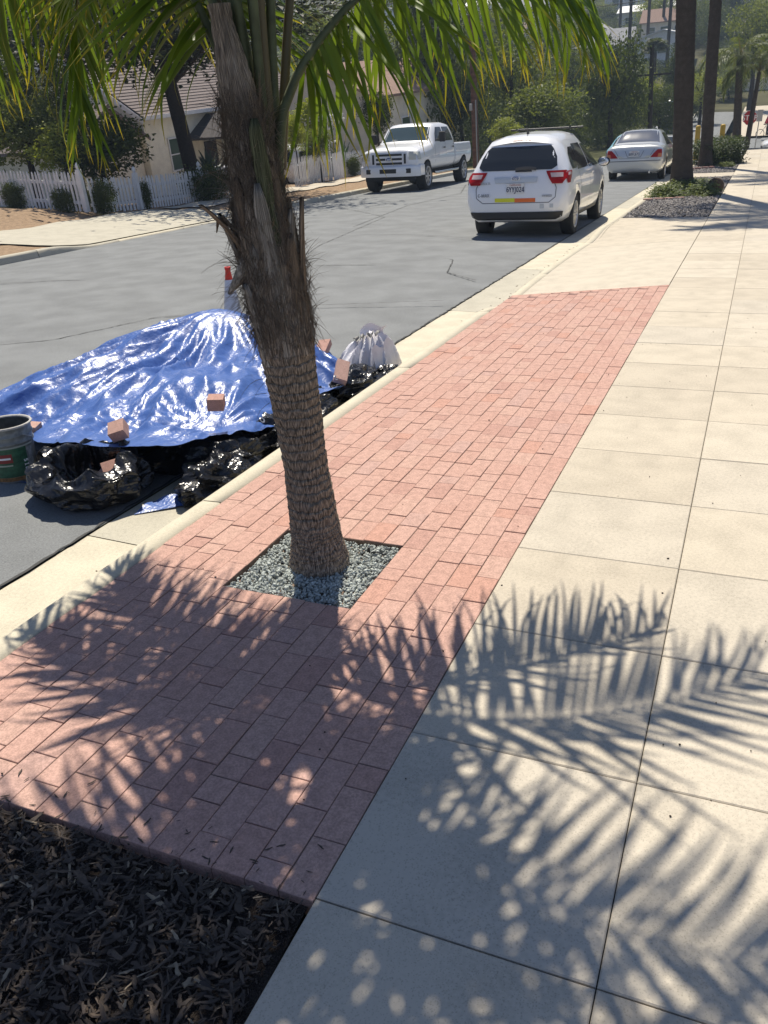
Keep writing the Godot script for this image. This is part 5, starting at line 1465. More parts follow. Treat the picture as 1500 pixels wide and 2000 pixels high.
func build_houses():
	M.window_glass = mat(Color(0.05, 0.085, 0.06), 0.06)
	picket_fence("white picket fence overgrown with vines along the side of the corner lot", [Vector3(-22.6, -1.05, -20.4), Vector3(-17.35, -1.22, -19.6)], 1.02, 0.155, 5, [Vector3(-17.3, -1.24, -19.6), Vector3(-22.6, -1.05, -20.4)])
	picket_fence("white picket fence along the far pavement in front of the cream house", [Vector3(-17.22, -1.30, -19.75), Vector3(-16.75, -1.52, -22.0), Vector3(-16.5, -1.87, -27.0)], 0.92, 0.125, 6, [Vector3(-16.86, -1.47, -21.4), Vector3(-16.6, -1.68, -24.3)])
	picket_fence("white picket fence leaning beside the garden arbor", [Vector3(-16.4, -2.08, -30.2), Vector3(-16.75, -2.34, -34.2)], 1.05, 0.16, 7, [])
	picket_fence("low white picket fence between the garden arbor and the pickup truck", [Vector3(-17.2, -2.47, -35.4), Vector3(-17.5, -2.75, -39.6)], 1.05, 0.15, 8, [])
	# arbor
	var ar := thing("garden_arbor", "white wooden garden arbor with slatted top and gate between two picket fences", "arbor", at(Vector3(-17.1, -2.42, -34.8)))
	for p in [[-0.65, 0.55], [-0.65, -0.55], [0.25, 0.55], [0.25, -0.55]]: part(ar, "post", box_mesh(Vector3(0.12, 2.35, 0.12), 0.01, Vector3(p[0], 1.175, p[1])), M.white_paint)
	for z in [-0.5, 0.5]: part(ar, "beam", box_mesh(Vector3(1.5, 0.12, 0.06), 0.01, Vector3(-0.2, 2.40, z)), M.white_paint)
	for k in 9: part(ar, "top_slat", box_mesh(Vector3(0.06, 0.07, 1.5), 0.005, Vector3(-0.9 + k * 0.17, 2.50, 0)), M.white_paint)
	for s in [-1, 1]: part(ar, "brace", tube_mesh([Vector3(0.25, 1.9, 0.5 * s), Vector3(0.62, 2.36, 0.5 * s)], [0.035, 0.035], 5), M.white_paint)
	part(ar, "cross_rail", box_mesh(Vector3(0.08, 0.06, 1.0), 0.0, Vector3(0.25, 1.5, 0)), M.white_paint)
	for k in 4: part(ar, "gate_board", box_mesh(Vector3(0.03, 1.05, 0.20), 0.004, Vector3(0.33, 0.55, -0.33 + k * 0.22)), M.white_paint)
	# house 1
	var h: Node3D = gable_house("cream stucco house with brown shingle roof behind the picket fence", -31.5, -24.0, -31.6, -46.0, -2.9, 0.75, 3.3, M.stucco, M.roof_dark, true, "house", "", [[Vector3(-24.0, -0.98, -33.6), 0.98, 1.25, PI / 2], [Vector3(-24.0, -0.98, -40.5), 1.1, 1.2, PI / 2]])
	var o := Vector3(-27.75, -2.9, -38.8)
	# shingle courses on the street slope
	var e := Vector3(-23.62, 0.75 - 0.35 * 0.68 + 0.13, 0) - Vector3(o.x, o.y, 0)
	var rdg := Vector3(-27.75, 3.3 + 0.13, 0) - Vector3(o.x, o.y, 0)
	for k in 24:
		var a := e.lerp(rdg, k / 24.0)
		var b := e.lerp(rdg, (k + 1.08) / 24.0)
		var st := st_new()
		var nrm := Vector3(0.56, 0.83, 0)
		poly_prism(st, [a + nrm * 0.03 + Vector3(0, 0, 7.56), a + nrm * 0.03 + Vector3(0, 0, -7.56), b + Vector3(0, 0, -7.56), b + Vector3(0, 0, 7.56)], -nrm * 0.018)
		part(h, "shingle_course", done(st), M.shingle[k % 3])
	part(h, "fascia", box_mesh(Vector3(0.05, 0.16, 15.1), 0.0, Vector3(-23.60 - o.x, 0.60 - o.y, 0)), M.white_paint)
	for sd in [-1.0, 1.0]:   # rake boards
		var st := st_new()
		poly_prism(st, [Vector3(sd * 4.1, 3.27, 7.58), Vector3(sd * 4.1, 3.5, 7.58), Vector3(0, 6.33, 7.58), Vector3(0, 6.1, 7.58)], Vector3(0, 0, 0.04))
		part(h, "rake_board", done(st), M.white_paint)
	# garage wing on the uphill side
	gable_house("low cream garage wing with brown shingle roof in front of the gabled house", -31.0, -24.3, -27.6, -31.55, -2.5, -0.05, 1.15, M.stucco, M.shingle[0], false, "garage")
	# porch
	var p := thing("entry_porch", "small gabled entry porch with brown roof on the front of the cream house", "porch", at(Vector3(-23.0, -2.9, -36.4)))
	part(p, "roof_slope", prism([Vector3(-1.0, 2.35, 1.9), Vector3(1.0, 2.35, 1.9), Vector3(1.0, 3.25, 0.0), Vector3(-1.0, 3.25, 0.0)], Vector3(0, 0.10, 0)), M.roof_dark)
	part(p, "roof_slope", prism([Vector3(1.0, 2.35, -1.9), Vector3(-1.0, 2.35, -1.9), Vector3(-1.0, 3.25, -0.003), Vector3(1.0, 3.25, -0.003)], Vector3(0, 0.10, 0)), M.shingle[1])
	part(p, "gable_wall", prism([Vector3(0.82, 2.45, 1.6), Vector3(0.82, 3.2, 0), Vector3(0.82, 2.45, -1.6)], Vector3(0.06, 0, 0)), M.stucco)
	for z in [1.55, -1.55]: part(p, "post", box_mesh(Vector3(0.14, 2.45, 0.14), 0.01, Vector3(0.75, 1.22, z)), M.stucco)
	part(p, "beam", box_mesh(Vector3(0.16, 0.22, 3.3), 0.0, Vector3(0.76, 2.38, 0)), M.stucco)
	part(p, "door", box_mesh(Vector3(0.06, 2.0, 0.95), 0.0, Vector3(-0.96, 1.2, 0.1)), M.roof_dark)
	# house 2
	gable_house("pale stucco house with tan roof seen gable end on behind the arbor", -23.0, -17.5, -40.6, -55.0, -3.3, 0.55, 1.95, M.stucco2, M.roof_tan, true, "house", "", [[Vector3(-17.5, -1.3, -45.0), 1.2, 1.2, PI / 2]])
	# poles and wires
	var up := thing("utility_pole", "reddish brown wooden utility pole beside the pickup truck", "utility pole", at(Vector3(-13.25, prof(43.5) - 0.1, -43.5)))
	part(up, "pole", tube_mesh([Vector3(0, 0, 0), Vector3(-0.05, 5, 0), Vector3(-0.1, 11, 0)], [0.17, 0.15, 0.12], 12), M.pole_wood)
	part(up, "crossarm", box_mesh(Vector3(0.12, 0.12, 2.4), 0.0, Vector3(-0.02, 10.2, 0)), M.pole_wood)
	part(up, "meter_box", box_mesh(Vector3(0.14, 0.3, 0.1), 0.01, Vector3(-0.15, 2.9, 0.17)), M.galv)
	part(up, "conduit", tube_mesh([Vector3(0.1, 0.2, 0.15), Vector3(0.08, 3.2, 0.14)], [0.03, 0.03], 6), M.galv)
	var up2 := thing("utility_pole", "dark utility pole with a crossarm standing among the trees at the bottom of the street", "utility pole", at(Vector3(-7.0, prof(62) - 0.1, -62)))
	part(up2, "pole", tube_mesh([Vector3(0, 0, 0), Vector3(-0.25, 6.6, 0)], [0.16, 0.13], 10), M.bark_dark)
	part(up2, "crossarm", box_mesh(Vector3(2.4, 0.1, 0.12), 0.0, Vector3(-0.2, 5.0, 0)), M.bark_dark)
	part(up2, "street_lamp_arm", tube_mesh([Vector3(-0.15, 3.9, 0), Vector3(-1.6, 4.2, 0.1)], [0.03, 0.025], 6), M.galv)
	var wires := [["overhead power line crossing above the trees, upper of two", Vector3(-40, 4.2, -40), Vector3(30, 6.6, -48), 0.8, 0.018], ["overhead power line crossing above the trees, lower of two", Vector3(-40, 3.2, -42), Vector3(30, 5.6, -52), 0.9, 0.014], ["thin service wire running from the utility pole to the pale house", Vector3(-13.3, 4.5, -43.5), Vector3(-20.2, 1.0, -41.5), 0.25, 0.012], ["thin cable sagging between the two utility poles", Vector3(-13.3, 2.6, -43.5), Vector3(-7.2, 1.0, -62), 0.3, 0.012]]
	for w in wires:
		var t := thing("power_line", w[0], "wire", at(w[1]))
		var pts := []
		var rr := []
		for i in 21:
			var s := i / 20.0
			pts.append((w[2] - w[1]) * s - Vector3(0, w[3] * 4.0 * s * (1.0 - s), 0)); rr.append(w[4])
		part(t, "cable", tube_mesh(pts, rr, 5), M.wire)
	# stop sign
	var ss := thing("stop_sign", "red octagonal stop sign on a steel post partly hidden by a palm trunk", "stop sign", at(Vector3(-0.98, prof(57), -57)))
	part(ss, "post", box_mesh(Vector3(0.05, 2.55, 0.05), 0.0, Vector3(0.0, 1.27, -0.06)), M.galv)
	var oc := []
	var oc2 := []
	for k in 8:
		var a := -TAU * (k + 0.5) / 8
		oc.append(Vector3(0.41 * cos(a), 2.15 + 0.41 * sin(a), 0.0)); oc2.append(Vector3(0.385 * cos(a), 2.15 + 0.385 * sin(a), 0.003))
	part(ss, "border", prism(oc, Vector3(0, 0, -0.01)), M.letter_white)
	part(ss, "plate", prism(oc2, Vector3(0, 0, -0.002)), M.sign_red)
	part(ss, "lettering", text_mesh("STOP", 0.27, 0.006), M.letter_white, Transform3D(Basis.IDENTITY.scaled(Vector3(0.9, 1, 1)), Vector3(0, 2.15, 0.008)))
	var ps := thing("parking_sign", "small grey rectangular sign on a thin post beside the stop sign", "sign", at(Vector3(-0.55, prof(58), -58)))
	part(ps, "post", tube_mesh([Vector3(0, 0, 0), Vector3(0.08, 2.5, 0)], [0.03, 0.03], 6), M.galv)
	part(ps, "plate", box_mesh(Vector3(0.3, 0.62, 0.02), 0.0, Vector3(0.08, 2.25, 0.05)), M.galv)
	for b in [["yellow steel bollard behind the clipped hedge, beside the thicker palm trunk", -2.72], ["yellow steel bollard behind the clipped hedge, between two palm trunks", -1.73]]:
		var t := thing("bollard", b[0], "bollard", at(Vector3(b[1], prof(41.5), -41.5)), "yellow bollards")
		var st := st_new()
		lathe(st, [Vector2(0.105, 0.0), Vector2(0.105, 1.32), Vector2(0.095, 1.36), Vector2(0.06, 1.39), Vector2(0.0, 1.40)], 20)
		part(t, "post", done(st), M.yellow_paint)
		st = st_new()
		lathe(st, [Vector2(0.17, 0.0), Vector2(0.16, 0.025), Vector2(0.107, 0.03)], 20)
		part(t, "footing", done(st), M.gutter)
	var bk := thing("parked_bicycle", "bicycle with a red bag leaning near the palm at the far street corner", "bicycle", at(Vector3(0.0, prof(72), -72), 0.5))
	for x in [-0.5, 0.5]:
		var tor := TorusMesh.new()
		tor.inner_radius = 0.29; tor.outer_radius = 0.33
		part(bk, "wheel", tor, M.black, Transform3D(Basis(Vector3.RIGHT, PI / 2), Vector3(x, 0.33, 0)))
	part(bk, "frame", tube_mesh([Vector3(-0.5, 0.33, 0), Vector3(-0.1, 0.85, 0), Vector3(0.38, 0.8, 0), Vector3(0.0, 0.3, 0), Vector3(-0.1, 0.85, 0)], [0.02, 0.02, 0.02, 0.02, 0.02], 6), M.galv)
	part(bk, "fork", tube_mesh([Vector3(0.5, 0.33, 0), Vector3(0.36, 1.0, 0)], [0.02, 0.02], 6), M.galv)
	part(bk, "handlebar", tube_mesh([Vector3(0.34, 1.0, -0.28), Vector3(0.34, 1.0, 0.28)], [0.018, 0.018], 6), M.black)
	part(bk, "saddle", box_mesh(Vector3(0.26, 0.06, 0.13), 0.02, Vector3(-0.15, 0.95, 0)), M.black)
	part(bk, "bag", prism([Vector3(-0.2, 1.0, 0.12), Vector3(0.05, 1.6, 0.12), Vector3(0.25, 1.0, 0.12)], Vector3(0, 0, -0.24)), M.sign_red)
	# retaining wall across the end of the street
	var rw := thing("retaining_wall", "pale concrete retaining wall across the end of the street", "wall", at(Vector3(12.0, prof(116.5), -116.5)))
	part(rw, "wall", box_mesh(Vector3(46, 2.2, 0.3), 0.0, Vector3(0, 1.0, 0)), M.stucco2)
	part(rw, "coping", box_mesh(Vector3(46, 0.12, 0.4), 0.0, Vector3(0, 2.16, 0)), M.concrete_b)
	# planting bed details
	var be := thing("brick_edging", "row of red bricks edging the ground cover around the thick palm", "edging", plane_xf, "brick edgings")
	var bm := box_mesh(Vector3(0.20, 0.09, 0.10), 0.006)
	for k in 4: part(be, "brick", bm, M.bricks[k % 7], Transform3D(Basis(Vector3.UP, -0.35), pl(-2.35 + k * 0.225, 21.3 + k * 0.07, -0.015)))
	var be2 := thing("brick_edging", "row of red bricks edging the bed in front of the clipped hedge", "edging", plane_xf, "brick edgings")
	for k in 4: part(be2, "brick", bm, M.bricks[(k + 3) % 7], Transform3D(Basis(Vector3.UP, -0.2), pl(-2.3 + k * 0.22, 33.4 + k * 0.2, 0.02)))
	var lg := thing("log_slice", "round brown log slice standing in the ground cover by the palm", "log", plane_xf * at(pl(-1.0, 23.2, 0.12), 0.1))
	var st2 := st_new()
	lathe(st2, [Vector2(0.0, -0.05), Vector2(0.19, -0.05), Vector2(0.20, -0.03), Vector2(0.20, 0.03), Vector2(0.18, 0.05), Vector2(0.0, 0.045)], 20, Transform3D(Basis(Vector3.RIGHT, PI / 2 - 0.15), Vector3.ZERO))
	part(lg, "slice", done(st2), M.bark)

# ---------- vegetation
var crowns := {}
func crown_mesh(sd: int, clumps: int, per: int, leaf: float, shape: String, ca: Color, cb: Color) -> ArrayMesh:
	var r := RandomNumberGenerator.new()
	r.seed = sd
	var st := st_new()
	st.set_smooth_group(-1)
	for c in clumps:
		var d := Vector3(r.randfn(), r.randfn(), r.randfn()).normalized()
		var k := pow(r.randf(), 0.42)
		var p := d * k * r.randf_range(0.78, 1.04)
		if shape == "box": p = Vector3(r.randf_range(-1, 1), r.randf_range(-1, 1), r.randf_range(-1, 1))
		elif shape == "droop": p = Vector3(p.x, p.y * 0.9 - 0.25 * (p.x * p.x + p.z * p.z), p.z)
		elif shape == "cone": p = Vector3(p.x * (0.55 - 0.5 * p.y), p.y, p.z * (0.55 - 0.5 * p.y))
		var cs := r.randf_range(0.09, 0.2)
		var tone := r.randf()
		for i in per:
			var q := p + Vector3(r.randfn(), r.randfn() * 0.75, r.randfn()) * cs
			if shape == "box": q = q.clamp(-Vector3.ONE * 1.06, Vector3.ONE * 1.06)
			var a := Vector3(r.randfn(), r.randfn() - (0.7 if shape == "droop" else 0.1), r.randfn()).normalized()
			var b := a.cross(Vector3(r.randfn(), r.randfn(), r.randfn())).normalized()
			var n := a.cross(b)
			var L := leaf * r.randf_range(0.7, 1.3)
			var col := ca.lerp(cb, clampf(tone * 0.6 + r.randf() * 0.4, 0.0, 1.0))
			st.set_color(col)
			var m := q + a * L * 0.5 + n * L * 0.12
			for v in [q, m + b * L * 0.27, q + a * L, q, q + a * L, m - b * L * 0.27]: st.add_vertex(v)
	return done(st)
func make_crowns():
	var D := [Color(0.035, 0.055, 0.014), Color(0.11, 0.145, 0.035)]
	var Mi := [Color(0.075, 0.11, 0.024), Color(0.23, 0.27, 0.07)]
	var Li := [Color(0.15, 0.20, 0.03), Color(0.36, 0.40, 0.08)]
	crowns["d"] = [crown_mesh(1, 150, 44, 0.085, "ball", D[0], D[1]), crown_mesh(2, 130, 48, 0.075, "ball", D[0], D[1])]
	crowns["m"] = [crown_mesh(3, 150, 44, 0.08, "ball", Mi[0], Mi[1]), crown_mesh(4, 130, 46, 0.075, "ball", Mi[0], Mi[1])]
	crowns["l"] = [crown_mesh(5, 110, 40, 0.09, "ball", Li[0], Li[1]), crown_mesh(6, 110, 40, 0.08, "ball", Li[0], Li[1])]
	crowns["ds"] = [crown_mesh(7, 170, 40, 0.11, "ball", D[0], D[1]), crown_mesh(17, 170, 40, 0.10, "ball", D[0], D[1])]
	crowns["ms"] = [crown_mesh(8, 160, 40, 0.10, "ball", Mi[0], Mi[1])]
	crowns["ls"] = [crown_mesh(9, 90, 36, 0.13, "ball", Li[0], Li[1])]
	crowns["droop"] = [crown_mesh(10, 330, 46, 0.05, "droop", Color(0.018, 0.026, 0.014), Color(0.05, 0.06, 0.03))]
	crowns["hedge"] = [crown_mesh(11, 420, 26, 0.12, "box", Color(0.03, 0.05, 0.012), Color(0.09, 0.13, 0.035))]
	crowns["cover"] = [crown_mesh(12, 120, 26, 0.17, "ball", Color(0.06, 0.10, 0.02), Color(0.22, 0.26, 0.09))]
	crowns["cone"] = [crown_mesh(13, 200, 40, 0.07, "cone", D[0], D[1])]
func leafy(called: String, label: String, category: String, kind: String, c: Vector3, r: Vector3, base: float, sd: int, group := "", trunk := true, tm: Material = null):
	var t := thing(called, label, category, at(Vector3(c.x, base, c.z)), group)
	var rr := RandomNumberGenerator.new()
	rr.seed = sd
	var cl := Vector3(0, c.y - base, 0)
	if tm == null: tm = M.bark_dark
	if trunk:
		var w: float = clampf(r.x * 0.07, 0.03, 0.25)
		part(t, "trunk", tube_mesh([Vector3(0, -0.2, 0), Vector3(w * 0.3, cl.y * 0.35, 0), Vector3(-w * 0.4, cl.y * 0.75, w * 0.3), Vector3(0, cl.y + r.y * 0.3, 0)], [w * 1.3, w, w * 0.75, w * 0.3], 9), tm)
		for k in 4:
			var a := TAU * k / 4.0 + rr.randf()
			part(t, "limb", tube_mesh([Vector3(0, cl.y * 0.72, 0), cl + Vector3(cos(a) * r.x * 0.35, -r.y * 0.1, sin(a) * r.z * 0.35), cl + Vector3(cos(a) * r.x * 0.72, r.y * 0.3, sin(a) * r.z * 0.72)], [w * 0.55, w * 0.35, w * 0.12], 6), tm)
	var list: Array = crowns[kind]
	part(t, "crown", list[sd % list.size()], M.leaf, Transform3D(Basis(Vector3.UP, rr.randf() * TAU).scaled(r), cl))
	return t
func palm_frond_mesh(sd: int, len: float, sag: float, ca: Color, cb: Color, ll := 0.45) -> ArrayMesh:   # grows along +z, droops
	var r := RandomNumberGenerator.new()
	r.seed = sd
	var st := st_new()
	st.set_smooth_group(-1)
	var pts := []
	var p := Vector3.ZERO
	var a := 0.75
	for i in 13:
		pts.append(p)
		p += Vector3(0, sin(a), cos(a)) * len / 12.0
		a -= sag / 12.0
	for i in 12:
		st.set_color(Color(0.10, 0.09, 0.04))
		var w := 0.03 * (1.0 - i / 13.0)
		quad(st, pts[i] + Vector3(-w, 0, 0), pts[i + 1] + Vector3(-w, 0, 0), pts[i + 1] + Vector3(w, 0, 0), pts[i] + Vector3(w, 0, 0))
		if i < 3: continue
		for k in 9:
			var q: Vector3 = pts[i].lerp(pts[i + 1], k / 9.0)
			var d: Vector3 = (pts[i + 1] - pts[i]).normalized()
			var sd2 := 1.0 if k % 2 else -1.0
			var dir := (Vector3(sd2, 0, 0) + d * 0.7 + Vector3(0, r.randf_range(-0.9, 0.1), 0)).normalized()
			var L := ll * len / 2.4 * r.randf_range(0.7, 1.15) * (1.0 - 0.5 * maxf(0.0, (i - 8) / 4.0))
			var wv := Vector3(0, 1, 0).cross(dir).normalized() * 0.022 * len / 2.4
			st.set_color(ca.lerp(cb, r.randf()))
			var m := q + dir * L * 0.5 + Vector3(0, -0.02, 0)
			var e := q + dir * L + Vector3(0, -0.22 * L, 0)
			for v in [q, m - wv, m + wv, m - wv, e, m + wv]: st.add_vertex(v)
	return done(st)
func fan_mesh(sd: int, len: float, ca: Color, cb: Color) -> ArrayMesh:
	var r := RandomNumberGenerator.new()
	r.seed = sd
	var st := st_new()
	st.set_smooth_group(-1)
	st.set_color(ca)
	quad(st, Vector3(-0.03, 0, 0), Vector3(-0.03, 0.35 * len, 0.45 * len), Vector3(0.03, 0.35 * len, 0.45 * len), Vector3(0.03, 0, 0))
	var c := Vector3(0, 0.35 * len, 0.45 * len)
	for k in 26:
		var a := lerpf(-2.2, 2.2, k / 25.0)
		var d := Vector3(sin(a), cos(a) * 0.45, cos(a) * 0.9).normalized()
		var L := len * 0.55 * r.randf_range(0.8, 1.1)
		var w := d.cross(Vector3(0, 1, -0.4)).normalized() * 0.035 * len
		st.set_color(ca.lerp(cb, r.randf()))
		for v in [c, c + d * L * 0.6 - w, c + d * L * 0.6 + w, c + d * L * 0.6 - w, c + d * L + Vector3(0, -0.18 * len, 0), c + d * L * 0.6 + w]: st.add_vertex(v)
	return done(st)
func tall_palm(label: String, base: Vector3, lean: Vector3, r0: float, r1: float, fr: Array, n: int, sd: int, group: String, m: Material, skirt := false, ringed := false):
	var t := thing("palm_tree", label, "palm tree", at(base), group)
	var rr := RandomNumberGenerator.new()
	rr.seed = sd
	var H := lean.y
	if ringed:
		part(t, "trunk", grid_mesh(26, 260, func(s: float, q: float):
			var a: float = s * TAU
			var h: float = q * H
			var r := lerpf(r0, r1, pow(q, 0.45)) + 0.16 * r0 * exp(-h * 3.0) * 3.0
			r += 0.012 * (fposmod(h * 9.0, 1.0) - 0.5) + 0.008 * sin(a * 9.0 + h * 3.0)
			return Vector3(lean.x * q + r * cos(a), h - 0.1, lean.z * q + r * sin(a)), false, Vector2(2, 30)), m)
	else:
		part(t, "trunk", tube_mesh([Vector3(0, -0.3, 0), lean * 0.15, lean * 0.6, lean], [r0 * 1.25, r0, (r0 + r1) / 2, r1], 9), m)
	for k in n:
		var el := rr.randf_range(-0.5, 0.7)
		var b := Basis(Vector3.UP, TAU * k / n * 1.0 + rr.randf_range(-0.25, 0.25)) * Basis(Vector3.RIGHT, -el)
		part(t, "frond", fr[k % fr.size()], M.leaf, Transform3D(b, lean))
	if skirt:
		var st := st_new()
		lathe(st, [Vector2(r1 * 1.3, -2.2), Vector2(r1 * 4.0, -1.6), Vector2(r1 * 4.5, -0.8), Vector2(r1 * 2.0, 0.2)], 14, at(lean))
		part(t, "dead_skirt", done(st), M.bark)
	return t
func agave(label: String, base: Vector3, s: float, col: Color, sd: int):
	var t := thing("agave_plant", label, "plant", at(base))
	var r := RandomNumberGenerator.new()
	r.seed = sd
	var st := st_new()
	var n := 7
	st.set_smooth_group(0)
	var prev := []
	for i in n + 1:
		var q := float(i) / n
		var w := 0.085 * pow(sin(PI * clampf(q * 0.85 + 0.15, 0, 1)), 0.8)
		var p := Vector3(0, 0.12 * q * (1.0 - q), q)
		var cur := [p + Vector3(-w, 0.03, 0), p, p + Vector3(w, 0.03, 0)]
		if i > 0:
			for k in 2: quad(st, prev[k], cur[k], cur[k + 1], prev[k + 1])
		prev = cur
	var me := done(st)
	var lm := mat(col, 0.5)
	for k in 34:
		var el := lerpf(0.15, 1.4, k / 33.0)
		var b := Basis(Vector3.UP, k * 2.4 + r.randf() * 0.3) * Basis(Vector3.RIGHT, -el)
		part(t, "leaf", me, lm, Transform3D(b.scaled(Vector3.ONE * s * r.randf_range(0.85, 1.1)), Vector3(0, 0.05, 0)))
func build_plants():
	make_crowns()
	var table := [
		["d", "T", "large dark drooping tree with a thick black trunk shading the cream house", -16.86, 3.44, -27.00, 4.31, 1.57, -1.89],
		["d", "T", "tall dark tree behind the vine covered corner fence", -32.09, 4.46, -34.00, 3.48, 4.40, -2.48],
		["m", "S", "glossy green shrub rising above the left end of the picket fence", -21.70, 0.82, -22.50, 1.38, 1.22, -1.67],
		["d", "S", "dark leafy shrub spilling over the fence by the garage wing", -18.91, 0.25, -22.50, 1.42, 0.98, -1.67],
		["d", "T", "dark bushy tree in front of the garage wing gable", -23.82, 1.72, -27.00, 1.30, 1.21, -1.99],
		["d", "T", "dark bushy tree beside the garage wing", -25.23, 1.95, -26.00, 1.10, 1.29, -1.92],
		["l", "S", "yellowish green bush just behind the vine covered pickets", -19.40, 0.37, -21.50, 0.92, 0.69, -1.60],
		["d", "S", "dense dark bush at the foot of the picket fence behind the palm trunk", -16.61, -1.23, -24.50, 0.86, 0.66, -1.71],
		["d", "T", "very tall dark evergreen tree between the tan roof and the utility pole", -17.74, 2.27, -50.00, 2.70, 5.40, -3.90],
		["d", "T", "dark shade tree directly behind the utility pole", -16.69, -0.21, -52.00, 1.79, 2.39, -4.13],
		["m", "T", "grey green tree showing above the pale house roof", -29.50, 3.77, -66.00, 3.47, 2.70, -5.05],
		["m", "T", "broad tree rising behind the pale gable", -29.98, 3.37, -60.00, 2.15, 2.51, -4.88],
		["m", "T", "tall olive green tree right of the utility pole", -14.68, 0.56, -56.00, 2.65, 3.43, -4.57],
		["m", "S", "leafy olive shrub tree behind the white hatchback roof", -11.86, -1.16, -52.00, 2.18, 1.74, -4.13],
		["l", "S", "bright yellow green bush beside the utility pole foot", -11.93, -1.46, -44.00, 0.76, 0.55, -3.21],
		["d", "T", "round dark green tree behind the silver sedan", -9.31, -0.53, -60.00, 2.32, 3.16, -4.88],
		["m", "T", "pale green tree above the hatchback", -15.29, 0.51, -78.00, 2.53, 2.95, -5.05],
		["d", "T", "small dark glossy tree left of the thick palm trunk", -7.11, -2.52, -68.00, 1.52, 1.81, -5.05],
		["l", "T", "light green tree beside the dark utility pole", -8.87, -1.75, -74.00, 1.26, 1.58, -5.05],
		["d", "T", "dark pointed cypress behind the thick palm trunk", -7.74, -0.60, -84.00, 1.14, 2.19, -5.05],
		["l", "T", "yellow green tree between the two thick palm trunks", -5.74, -2.09, -88.00, 1.83, 1.55, -5.05],
		["d", "T", "shady street tree over the parked off-roader", -6.86, -3.72, -92.00, 1.45, 1.45, -5.05],
		["m", "S", "dark green shrub on top of the retaining wall", -4.45, -3.06, -112.00, 1.84, 1.49, -5.05],
		["d", "S", "dense rounded shrub beside the white pickup cab", -17.41, -0.16, -41.00, 0.84, 1.03, -2.90],
		["l", "S", "light green climbing vine covering the white arbor", -17.74, 0.03, -34.60, 0.90, 0.82, -2.52],
		["m", "S", "leafy shrub growing inside the arbor fence", -16.68, -0.72, -33.00, 0.62, 0.62, -2.31],
		["l", "S", "bright green potted shrub beside the palm trunk", -16.61, -0.26, -31.00, 0.39, 0.68, -2.17],
		["d", "S", "dark climber on the low picket fence next to the pickup", -17.04, -2.15, -37.00, 0.32, 0.46, -2.59],
		["d", "S", "ivy clump hanging on the corner picket post", -17.03, -0.97, -20.00, 0.36, 0.46, -1.50],
		["d", "S", "ivy mat growing through the corner pickets", -18.16, -0.99, -19.80, 0.44, 0.36, -1.48],
		["d", "S", "ivy clump on the far end of the corner fence", -20.24, -0.91, -20.00, 0.33, 0.42, -1.50],
		["d", "S", "ivy strand over the fence post before the dark trunk", -16.85, -1.17, -21.70, 0.21, 0.40, -1.52],
		["m", "T", "hazy tree behind the pale house chimney side", -40.93, 3.06, -85.00, 3.55, 3.04, -5.05],
		["m", "T", "hazy broad tree high behind the utility pole", -27.84, 4.16, -95.00, 3.66, 3.14, -5.05],
		["m", "T", "hazy grey tree on the lower hillside", -22.92, 3.26, -105.00, 3.38, 2.82, -5.05],
		["m", "T", "feathery grey green tree above the street corner", -1.93, 1.96, -100.00, 2.97, 2.97, -5.05]]
	var k := 0
	for q in table:
		k += 1
		var c := Vector3(q[3], q[4], q[5])
		var rad := Vector3(q[6], q[7], q[6])
		var kind: String = q[0]
		if k == 1:
			var t: Node3D = leafy("shade_tree", q[2], "tree", "droop", Vector3(-18.2, 4.2, -26.0), Vector3(6.4, 2.5, 5.0), -1.95, 3, "", false)
			part(t, "trunk", tube_mesh([Vector3(0.25, -0.2, 0), Vector3(0.2, 0.5, 0), Vector3(0.05, 2.0, 0), Vector3(-0.12, 3.6, 0), Vector3(-0.2, 5.2, 0)], [0.33, 0.27, 0.25, 0.23, 0.18], 14), M.bark_dark)
			for a in [[-3.0, 5.6, 1.0], [3.2, 5.4, 1.2], [2.2, 6.2, -2.0], [-2.0, 6.4, -2.2], [4.6, 5.2, 0.2]]: part(t, "limb", tube_mesh([Vector3(-0.13, 3.7, 0), Vector3(a[0] * 0.4, 4.9, a[2] * 0.4), Vector3(a[0], a[1], a[2])], [0.14, 0.09, 0.03], 7), M.bark_dark)
		elif q[2].contains("cypress"):
			leafy("cypress_tree", q[2], "tree", "cone", c, Vector3(q[6] * 1.5, q[7], q[6] * 1.5), q[8], k)
		elif q[2].contains("ivy"): leafy("ivy", q[2], "ivy", "ds", c + Vector3(0, 0.05, 0.06), Vector3(q[6] * (1.5 if k % 2 else 1.1), q[7] * 1.15, 0.16), q[8] + 0.2, k, "", true)
		elif q[1] == "T": leafy("leafy_tree", q[2], "tree", kind, c, rad, q[8], k)
		else: leafy("shrub", q[2], "shrub", kind + "s", c, rad, q[8], k, "", true)
	# clipped hedge, ground cover
	leafy("clipped_hedge", "clipped dark green hedge in the planting bed beside the palms", "hedge", "hedge", wp(-1.62, 37.2, 0.42), Vector3(0.78, 0.44, 1.5), wp(-1.62, 37.2).y, 1, "", false)
	for q in [["pale green ground cover plants on the street side of the thick palm", -2.05, 22.4, 0.42, 0.20, 0.75], ["leafy ground cover plants on the footpath side of the thick palm", -1.25, 22.6, 0.42, 0.18, 0.8], ["low ground cover plants behind the thick palm trunk", -1.7, 24.8, 0.6, 0.16, 0.7], ["tuft of ground cover in front of the hedge", -1.2, 34.6, 0.3, 0.1, 0.3]]:
		leafy("ground_cover", q[0], "plant", "cover", wp(q[1], q[2], 0.06), Vector3(q[3], q[4], q[5]), wp(q[1], q[2]).y, 2, "ground cover in the planting bed", false)
	# palms
	var g1 := Color(0.05, 0.085, 0.02)
